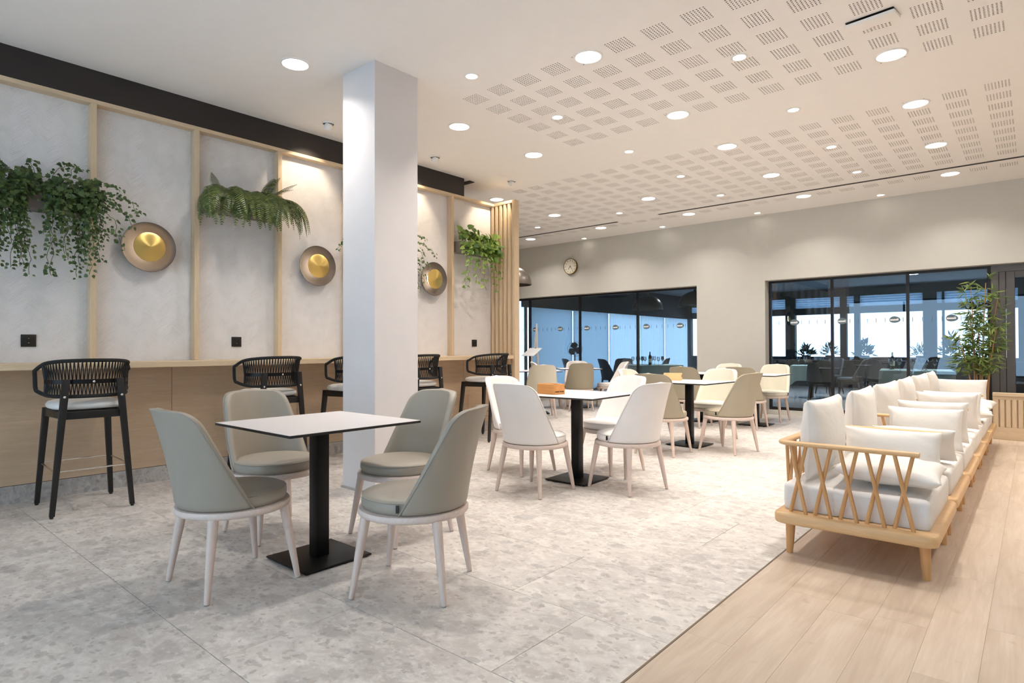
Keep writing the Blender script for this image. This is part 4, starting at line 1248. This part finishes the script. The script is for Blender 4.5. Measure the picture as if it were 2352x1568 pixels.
# --- pothos
planter(5.645, 6.36, 2.455, 2.597, 'grey wall planter box holding the bright pothos by the screen')
V3 = []
for y, z in ((5.68, 1.98), (5.75, 2.1), (5.86, 2.05), (5.95, 2.2), (6.02, 2.0), (6.1, 2.1), (6.2, 2.05), (6.26, 1.96), (6.33, 2.15), (6.36, 2.3), (5.78, 2.3), (6.15, 2.3)):
    V3.append(((-5.84, y, 2.615), (-5.70, y + rv.uniform(-0.04, 0.04), 2.72), (-5.70 + rv.uniform(-0.02, 0.03), y + rv.uniform(-0.04, 0.03), z)))
trailing('pothos_plant', 'bright green heart-leaved pothos trailing beside the slatted screen', 'plant', (-5.84, 6.0, 2.59),
         [(5.68, 6.0, 2.56, 2.78, -5.88, -5.72, 60), (6.02, 6.34, 2.54, 2.76, -5.88, -5.68, 66), (6.2, 6.37, 2.42, 2.62, -5.74, -5.62, 26), (5.72, 6.32, 2.42, 2.6, -5.76, -5.68, 48)],
         V3, HRT, HRTM, 'pothos_leaf', 0.085, 0.062, 23, 2.597, 6.415)
# --- fern
planter(2.385, 3.115, 2.46, 2.6, 'grey wall planter box holding the fern')
def frond_mesh(name, a0, bend, L=0.42, n=26):
    m = MB(); pts = []; ang = R(a0); p = Vector((0, 0, 0))
    for i in range(n + 1):
        pts.append((p.copy(), ang)); ds = L / n
        p = p + Vector((0, math.cos(ang), math.sin(ang))) * ds; ang -= R(bend) / n * max(0.05, 1.95 - 1.9 * i / n)
    m.tube([q for q, _ in pts], [0.0022 * (1 - 0.7 * i / n) for i in range(n + 1)], 4)
    for i in range(2, n):
        q, a = pts[i]; k = i / n
        w = 0.085 * (math.sin(math.pi * min(1, (k * 0.92 + 0.10))) ** 0.8) * (1.05 - 0.45 * k) + 0.008
        t = Vector((0, math.cos(a), math.sin(a))); nn = Vector((0, -math.sin(a), math.cos(a)))
        for s in (-1, 1):
            d = (Vector((s, 0, 0)) * 0.86 + t * 0.5 - nn * 0.22).normalized(); hw = L / n * 0.30
            b0, b1 = q - t * hw, q + t * hw
            mid = q + d * w * 0.55; tip = q + d * w - nn * 0.12 * w
            m.add([b0, b1, mid + t * hw * 0.95, tip, mid - t * hw * 0.95], [(0, 1, 2, 4), (4, 2, 3)])
    me = bpy.data.meshes.new(name); me.from_pydata(m.v, [], m.f); me.materials.append(MATS['fern_leaf']); return me
FR = [frond_mesh('frond', 62, 142, 0.50), frond_mesh('frond', 42, 124, 0.50), frond_mesh('frond', 20, 102, 0.46), frond_mesh('frond', 68, 50, 0.36), frond_mesh('frond', 24, 104, 0.44), frond_mesh('frond', 32, 116, 0.56)]
rv = random.Random(11)
root = thing('fern_plant', 'bushy dark green fern spilling over wall planter between two wall lamps', 'plant', (-5.86, 2.75, 2.585))
specs = []
for i in range(84):
    y = 2.43 + 0.70 * ((i * 0.618) % 1); yaw = rv.uniform(-62, 62) + (y - 2.77) * 70
    f = rv.choice([0, 1, 1, 2, 2, 4, 5, 5]); specs.append((y, yaw, f, rv.uniform(0.8, 1.12)))
specs += [(2.9, 20, 3, 0.95), (2.96, -10, 3, 1.0), (3.02, 55, 3, 0.9), (2.98, 80, 3, 0.85), (2.5, -40, 3, 0.7), (3.05, 70, 1, 1.0), (3.08, 85, 2, 1.0), (3.08, 60, 5, 1.0), (3.08, 50, 5, 1.05), (2.48, -70, 1, 0.7)]
for y, yaw, f, s in specs:
    yaw = max(-88, min(92, yaw))
    o = obj('frond', FR[f], root, (rv.uniform(0.02, 0.09), y - 2.75, rv.uniform(0.035, 0.075)), (R(rv.uniform(-8, 8)), R(rv.uniform(-10, 10)), R(-90 + yaw)), (s, s, s))
# --- potted bamboo
root = thing('bamboo_plant', 'tall potted bamboo behind the far sofa end by the glass', 'plant', (-0.57, 10.32, 0.0))
b = MB(); b.lathe([(0.0005, 0.0), (0.13, 0.0), (0.15, 0.02), (0.185, 0.32), (0.19, 0.34), (0.175, 0.34), (0.165, 0.30), (0.0005, 0.30)], 32, caps=(False, False)); mk('pot', b, 'planter_grey', root, smooth=True)
b = MB(); b.lathe([(0.166, 0.302), (0.0005, 0.306)], 24, caps=(False, False)); mk('soil', b, 'soil', root)
rv = random.Random(5); L = []
canes = [(-0.06, 0.0, 1.95, -0.03, 0.0), (0.02, -0.03, 2.02, 0.05, 0.02), (0.07, 0.03, 1.8, 0.12, 0.0), (-0.03, 0.05, 1.7, -0.10, 0.03), (0.0, 0.02, 1.5, -0.02, -0.05), (-0.08, -0.04, 1.25, -0.14, -0.05), (0.08, -0.03, 1.4, 0.10, -0.06)]
for x, y, hh, dx, dy in canes:
    P = [Vector((x + dx * k * k, y + dy * k * k, 0.30 + (hh - 0.30) * k)) for k in [i / 12 for i in range(13)]]
    b = MB(); b.tube(P, [0.0105 * (1 - 0.55 * i / 12) for i in range(13)], 8); mk('cane', b, 'bamboo_cane', root, smooth=True)
    nodes = [0.36 + 0.64 * i / 12 for i in range(13)]
    for k in nodes:
        c = Vector((x + dx * k * k, y + dy * k * k, 0.30 + (hh - 0.30) * k))
        if c.z < 0.78: continue
        for br in range(rv.randint(3, 5)):
            a = rv.uniform(0, 6.283); rad = rv.uniform(0.04, 0.14) * (1.25 - 0.45 * k)
            e = c + Vector((math.cos(a) * rad, math.sin(a) * rad, rv.uniform(-0.02, 0.10)))
            for q in range(rv.randint(3, 5)):
                aa = a + rv.uniform(-1.0, 1.0); d = Vector((math.cos(aa), math.sin(aa), rv.uniform(-0.55, 0.45)))
                n_ = Vector((rv.uniform(-0.7, 0.7), rv.uniform(-1.0, 0.1), rv.uniform(0.1, 1.0)))
                L.append((e - d * 0.02, n_, d, rv.uniform(0.085, 0.145)))
for a0 in (200, 215, 235, 250, 185, 265):
    for q in range(3):
        aa = R(a0 + rv.uniform(-15, 15)); d = Vector((math.cos(aa), math.sin(aa), rv.uniform(-0.4, 0.3)))
        L.append((Vector((-0.20, -0.08, 0.95 + rv.uniform(-0.1, 0.08))) + d * 0.05, Vector((0.1, -0.4, 1)), d, rv.uniform(0.14, 0.19)))
plant_leaves(root, L, LAN, LANM, 'bamboo_leaf')

# ================================================================== PENDANT AND MENU STAND IN THE MAIN ROOM
def pendant(x, y, z, r, ztop, lab):
    t = thing('pendant_lamp', lab, 'pendant lamp', (x, y, z), 0, 'large dome pendant lamps')
    prof = [(r, 0.0)] + [(r * math.cos(R(a)), 0.02 + 0.9 * r * math.sin(R(a))) for a in range(0, 86, 6)] + [(0.03, 0.03 + 0.9 * r)]
    inn = [(q - 0.006, z_ - 0.006) for q, z_ in prof[::-1] if q > 0.04]
    b = MB(); b.lathe(prof + [(0.02, 0.9 * r)] + inn, 48, caps=(False, False)); mk('dome_shade', b, 'pendant_metal', t, smooth=True)
    b = MB(); b.lathe([(0.03, 0.9 * r + 0.02), (0.028, 0.9 * r + 0.10), (0.004, 0.9 * r + 0.12)], 16); mk('lamp_cap', b, 'pendant_metal', t, smooth=True)
    b = MB(); b.tube([(0, 0, 0.9 * r + 0.1), (0, 0, ztop - z)], 0.003, 6); mk('cord', b, 'black_plastic', t)
pendant(-7.93, 9.2, 2.43, 0.38, H, 'large grey dome pendant peeking past the slatted screen')
t = thing('menu_stand', 'white menu lectern with tall tapering back at far left window', 'menu stand', (-8.33, 10.3, 0.0), R(-10))
b = MB(); b.box(-0.20, 0.20, -0.15, 0.15, -0.006, 0.006); mk('reading_panel', b, 'menu_white', t, (0, 0, 1.075), (R(34), 0, R(0)), bevel=0.002, seg=1)
b = MB(); b.lathe([(0.02, 0.012), (0.018, 1.06)], 16); mk('post', b, 'menu_white', t, smooth=True)
b = MB(); b.lathe([(0.19, 0.0), (0.19, 0.008), (0.18, 0.012)], 32); mk('base', b, 'menu_white', t, smooth=True)
b = MB(); b.rings([[(-0.155, 0.17, 1.02), (0.0, 0.17, 1.02), (0.0, 0.185, 1.02), (-0.155, 0.185, 1.02)], [(-0.045, 0.17, 1.70), (-0.02, 0.17, 1.70), (-0.02, 0.185, 1.70), (-0.045, 0.185, 1.70)]]); mk('back_fin', b, 'menu_white', t)
b = MB(); b.box(-0.02, 0.02, 0.14, 0.185, 0.012, 1.04); mk('fin_support', b, 'menu_white', t)
b = MB(); b.box(-0.02, 0.02, -0.004, 0.004, -0.008, 0.008); mk('clip', b, 'decal_grey', t, (0.0, 0.11, 1.158), (R(34), 0, 0))

# ================================================================== ROOM BEYOND THE GLASS
FY, FXL, FC = 20.0, -9.2, 2.9
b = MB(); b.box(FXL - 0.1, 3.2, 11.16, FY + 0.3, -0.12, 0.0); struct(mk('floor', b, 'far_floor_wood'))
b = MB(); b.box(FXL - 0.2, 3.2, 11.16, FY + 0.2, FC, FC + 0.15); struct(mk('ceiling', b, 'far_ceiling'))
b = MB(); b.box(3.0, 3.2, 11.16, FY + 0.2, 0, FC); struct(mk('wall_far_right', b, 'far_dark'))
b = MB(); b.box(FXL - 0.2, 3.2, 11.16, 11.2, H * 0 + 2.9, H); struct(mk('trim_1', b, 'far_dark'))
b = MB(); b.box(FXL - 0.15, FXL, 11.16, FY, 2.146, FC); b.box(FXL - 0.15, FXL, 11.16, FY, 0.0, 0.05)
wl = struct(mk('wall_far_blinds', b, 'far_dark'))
ys_ = [11.2, 13.05, 14.82, 16.6, 18.25, 19.95]
for i, (a, c) in enumerate(zip(ys_[:-1], ys_[1:])):
    L_ = c - a - 0.05; m = MB()
    if i >= 2:
        n = 120; rg = [[(0.022 * math.sin(2 * math.pi * q * L_ / n / 0.10), -L_ / 2 + L_ * q / n, z) for z in (0.06, 2.14)] for q in range(n + 1)]
        m.add([p for r in rg for p in r], [(2 * q, 2 * q + 2, 2 * q + 3, 2 * q + 1) for q in range(n)])
        me = bpy.data.meshes.new('pleated_blind'); me.from_pydata(m.v, [], m.f); me.materials.append(MATS['blind_cloth']); obj('pleated_blind', me, wl, (FXL + 0.03, (a + c) / 2, 0))
    else:
        m.box(-0.002, 0.002, -L_ / 2, L_ / 2, 0.06, 2.14); mk('roller_blind', m, 'blind_cloth', wl, (FXL + 0.03, (a + c) / 2, 0))
    b = MB(); b.box(-0.05, 0.0, -0.03, 0.03, 0.05, 2.146); mk('window_post', b, 'far_dark', wl, (FXL - 0.02, a - 0.0, 0))
b = MB()
b.box(FXL, 3.0, FY, FY + 0.2, 0.0, 0.87); b.box(FXL, 3.0, FY, FY + 0.2, 2.66, FC)
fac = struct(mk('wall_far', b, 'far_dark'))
b = MB(); b.box(FXL, 3.0, FY - 0.02, FY + 0.12, 2.15, 2.345); mk('transom', b, 'far_dark', fac)
for x0, x1 in ((-9.2, -9.05), (-8.2, -8.05), (-7.2, -7.05), (-6.5, -6.4), (-5.93, -5.645), (-4.39, -4.22), (-4.02, -3.88), (-2.34, -2.03), (-1.91, -1.86), (-0.75, -0.6), (-0.33, -0.2), (0.9, 1.05), (2.2, 2.35)):
    b = MB(); b.box(x0, x1, FY - 0.04, FY + 0.14, 0.87, 2.66); mk('window_post', b, 'far_dark', fac)
b = MB(); b.box(FXL, 3.0, -0.006, 0.006, -0.034, 0.034); bs = b.mesh('blind_slat', 'blind_slat_cloth')
for q in range(5): obj('blind_slat', bs, fac, (0, FY + 0.05, 2.38 + q * 0.062), (R(-14), 0, 0))

FB = bpy.data.lights.new('far_beam', 'AREA'); FB.shape = 'DISK'; FB.size = 0.19; FB.energy = 26.0; FB.color = (0.92, 0.97, 1.0); FB.spread = R(140)
for i, (x, y, w) in enumerate(((-3.2, 16.6, 'beyond middle of right window'), (-2.05, 15.0, 'beyond right window, nearer of two'), (-2.2, 17.2, 'beyond right window, farther of two'), (-4.6, 14.4, 'beyond left pane of right window'), (-0.9, 13.4, 'beyond the bamboo plant'), (-6.6, 14.2, 'beyond left window'))):
    t = thing('downlight', 'small cool ceiling downlight in the room ' + w, 'ceiling light', (x, y, FC), 0, 'downlights in the room beyond the glass')
    obj('trim_ring', BIGM[0], t); obj('lens', BIGM[1], t)
    o = bpy.data.objects.new('downlight_beam', FB); C.objects.link(o); o.parent = t; o.location = (0, 0, -0.012)
# dark chairs and clothed tables
GD = 'dark chairs in the room beyond the glass'
for x, y, a, lab in ((-4.62, 14.72, 30, 'dark chair behind glass left of the small clothed table'), (-3.55, 14.35, 100, 'dark chair behind glass right of the small clothed table'),
                     (-3.2, 15.4, 190, 'dark chair behind glass beyond the small clothed table'), (-2.75, 16.3, 60, 'dark chair behind right window in the middle distance'),
                     (-2.3, 17.4, 250, 'dark chair farthest behind the right window'), (-3.9, 16.6, 250, 'dark chair farthest left behind the right window'),
                     (-7.95, 13.0, 60, 'dark chair behind left window near the standing fan'), (-8.2, 13.9, 130, 'dark chair behind left window beyond white chair'),
                     (-7.5, 14.4, 200, 'dark chair behind left window beside the long clothed table'), (-8.75, 12.6, 20, 'dark chair behind left window close to the blinds')):
    chair(x, y, a, 'leather_dark', lab, GD)
def cloth_table(x, y, w, d, drop, rz, lab):
    t = thing('clothed_table', lab, 'table', (x, y, 0), rz, 'tables with pale cloths beyond the glass')
    b = MB(); b.box(-w + 0.02, w - 0.02, -d + 0.02, d - 0.02, 0.72, 0.742); mk('table_top', b, 'far_dark', t)
    b = MB(); b.lathe([(0.04, 0.02), (0.04, 0.72)], 14); mk('pole', b, 'black_metal', t)
    b = MB(); b.lathe([(0.27, 0.0), (0.27, 0.012), (0.06, 0.03)], 24); mk('base_plate', b, 'black_metal', t)
    n = 64; per = []
    for i in range(n):
        k = i / n * 4; s = int(k); f = k - s
        c = [(-w, -d), (w, -d), (w, d), (-w, d)]
        a, e = c[s], c[(s + 1) % 4]; px, py = a[0] + (e[0] - a[0]) * f, a[1] + (e[1] - a[1]) * f
        corner = min(f, 1 - f); out = 0.015 + 0.02 * math.sin(i * 1.9) + 0.05 * max(0, 0.12 - corner) / 0.12
        L = math.hypot(px, py); per.append((px, py, px * (1 + out / L), py * (1 + out / L), drop + 0.16 * max(0, 0.14 - corner) / 0.14))
    rg = [[(0.05 * p[0], 0.05 * p[1], 0.7475) for p in per], [(p[0] * 0.97, p[1] * 0.97, 0.7475) for p in per], [(p[0], p[1], 0.743) for p in per],
          [((p[0] + p[2]) / 2, (p[1] + p[3]) / 2, 0.743 - p[4] * 0.5) for p in per], [(p[2], p[3], 0.743 - p[4]) for p in per]]
    b = MB(); b.rings(rg, True, (True, False)); mk('table_cloth', b, 'cloth_green', t, smooth=True, angle=60)
cloth_table(-3.92, 15.1, 0.42, 0.42, 0.34, R(12), 'small pale clothed table on pedestal behind the right window')
cloth_table(-1.65, 13.1, 0.55, 0.55, 0.42, R(8), 'pale clothed table set with glasses behind second right pane')
cloth_table(-7.05, 13.45, 0.62, 0.5, 0.42, R(35), 'pale clothed table with bottle and glasses behind left window')
# wine glasses
b = MB(); b.lathe([(0.032, 0.0), (0.03, 0.003), (0.005, 0.008), (0.004, 0.085), (0.02, 0.098), (0.036, 0.13), (0.036, 0.155), (0.029, 0.20), (0.0275, 0.20), (0.034, 0.155), (0.034, 0.131), (0.018, 0.102), (0.0005, 0.096)], 16, caps=(True, False))
gl_me = b.mesh('wine_glass', 'glass_clear', smooth=True, angle=60)
rv = random.Random(9)
for cx, cy, n, w, lab, grp in ((-1.65, 13.1, 12, 0.40, 'clear wine glass standing on clothed table behind second right pane', 'wine glasses on the right clothed table'),
                               (-7.05, 13.45, 14, 0.40, 'clear wine glass standing on clothed table behind left window', 'wine glasses on the left clothed table'),
                               (-3.92, 15.1, 6, 0.28, 'clear wine glass on small clothed pedestal table behind right window', 'wine glasses on the small clothed table')):
    done = []
    while len(done) < n:
        p = (cx + rv.uniform(-w, w), cy + rv.uniform(-w, w))
        if all(math.hypot(p[0] - q[0], p[1] - q[1]) > 0.085 for q in done) and not (cx < -6 and math.hypot(p[0] + 6.98, p[1] - 13.12) < 0.12):
            done.append(p); tag(obj('wine_glass', gl_me, None, (p[0], p[1], 0.748)), lab, 'glass', grp)
def bottle(x, y, z, lab):
    t = thing('wine_bottle', lab, 'bottle', (x, y, z))
    b = MB(); b.lathe([(0.036, 0.0), (0.038, 0.006), (0.038, 0.19), (0.034, 0.215), (0.016, 0.245), (0.014, 0.30), (0.016, 0.302), (0.016, 0.315), (0.0005, 0.316)], 20, caps=(True, False)); mk('glass_body', b, 'bottle_glass', t, smooth=True)
    b = MB(); b.lathe([(0.0385, 0.06), (0.0387, 0.15)], 20, caps=(False, False)); mk('label', b, 'paper_label', t, smooth=True)
bottle(-6.98, 13.12, 0.748, 'dark wine bottle with pale label on left clothed table')
bottle(-2.05, 13.35, 0.748, 'dark bottle on clothed table behind second right pane')
# standing fan
t = thing('standing_fan', 'grey standing fan with round cage near the window blinds', 'fan', (-8.55, 12.25, 0), R(35))
b = MB(); b.lathe([(0.2, 0.0), (0.2, 0.015), (0.03, 0.03)], 24); mk('base', b, 'fan_grey', t, smooth=True)
b = MB(); b.lathe([(0.014, 0.02), (0.012, 1.0)], 12); mk('pole', b, 'fan_grey', t, smooth=True)
zc = 1.13
b = MB(); b.lathe([(0.045, 0.0), (0.05, 0.08), (0.03, 0.12)], 16, Matrix.Translation((0, 0.02, zc)) @ Matrix.Rotation(R(-90), 4, 'X')); mk('motor', b, 'fan_grey', t, smooth=True)
cg = MB()
for r_, y_ in ((0.18, 0.0), (0.18, -0.035), (0.13, -0.06), (0.07, -0.075), (0.12, 0.04)):
    cg.tube([(r_ * math.cos(R(a)), y_, zc + r_ * math.sin(R(a))) for a in range(0, 360, 12)], 0.003, 5, True)
for a in range(0, 360, 20):
    c_, s_ = math.cos(R(a)), math.sin(R(a)); cg.tube([(0.02 * c_, -0.08, zc + 0.02 * s_), (0.12 * c_, -0.064, zc + 0.12 * s_), (0.18 * c_, -0.03, zc + 0.18 * s_), (0.18 * c_, 0.0, zc + 0.18 * s_), (0.06 * c_, 0.05, zc + 0.06 * s_)], 0.0018, 4)
mk('cage', cg, 'fan_grey', t, smooth=True)
for q in range(3):
    b = MB(); rg = []
    for k in range(7):
        rr = 0.03 + 0.135 * k / 6; w = 0.028 + 0.06 * math.sin(math.pi * min(1, k / 6 * 0.85 + 0.1))
        rg.append([(rr * 1.0, -0.02 + 0.25 * (-w), -w), (rr, -0.018 + 0.25 * (-w), -w), (rr, -0.018 + 0.25 * w, w), (rr, -0.02 + 0.25 * w, w)])
    b.rings(rg); mk('blade', b, 'fan_grey', t, (0, 0, zc), (0, R(120 * q + 20), 0), smooth=True)
pendant(-6.9, 12.85, 2.05, 0.36, FC, 'large dark dome pendant behind the left window glass')
pendant(-5.75, 12.9, 2.08, 0.36, FC, 'dark dome pendant cut off by right edge of left window')
# plants along the far sill
b = MB(); b.box(-6.4, 2.9, 19.45, 19.95, 0.0, 0.78); tag(mk('window_bench', b, 'far_dark', bevel=0.01), 'long dark ledge under the far windows carrying plants', 'ledge')
for i, (x, n, hh, lab) in enumerate(((-5.25, 130, 0.30, 'dark leafy plant on far ledge at left behind right window'), (-4.6, 150, 0.42, 'dark leafy plant on far ledge by first mullion'),
                                  (-3.7, 150, 0.45, 'dark leafy plant on far ledge at middle pane'), (-2.35, 120, 0.34, 'dark leafy plant on far ledge beside wide window post'), (-1.7, 170, 0.62, 'taller dark leafy plant on far ledge behind the bamboo'))):
    rv = random.Random(70 + i); root = thing('sill_plant', lab, 'plant', (x, 19.68, 0.78), 0, 'plants on the far ledge')
    b = MB(); b.lathe([(0.10, 0.0), (0.13, 0.14), (0.12, 0.14), (0.0005, 0.12)], 20, caps=(True, False)); mk('pot', b, 'far_dark', root, smooth=True)
    L = []
    for _ in range(n):
        a = rv.uniform(0, 6.28); el = rv.uniform(0.1, 1.4); rr = rv.uniform(0.05, 0.26)
        d = Vector((math.cos(a) * math.cos(el), math.sin(a) * math.cos(el) * 0.6, math.sin(el)))
        p = Vector((d.x * rr, d.y * rr, 0.12 + d.z * rv.uniform(0.1, hh)))
        L.append((p, Vector((rv.uniform(-1, 1), -1, rv.uniform(-0.2, 1))), d, rv.uniform(0.09, 0.17)))
    me, mb_ = fan_leaf('sill_leaf', lance_out if i % 2 else [(a * 1.9, c) for a, c in lance_out], 'dark_leaf', 0.3)
    plant_leaves(root, L, me, mb_, 'dark_leaf')
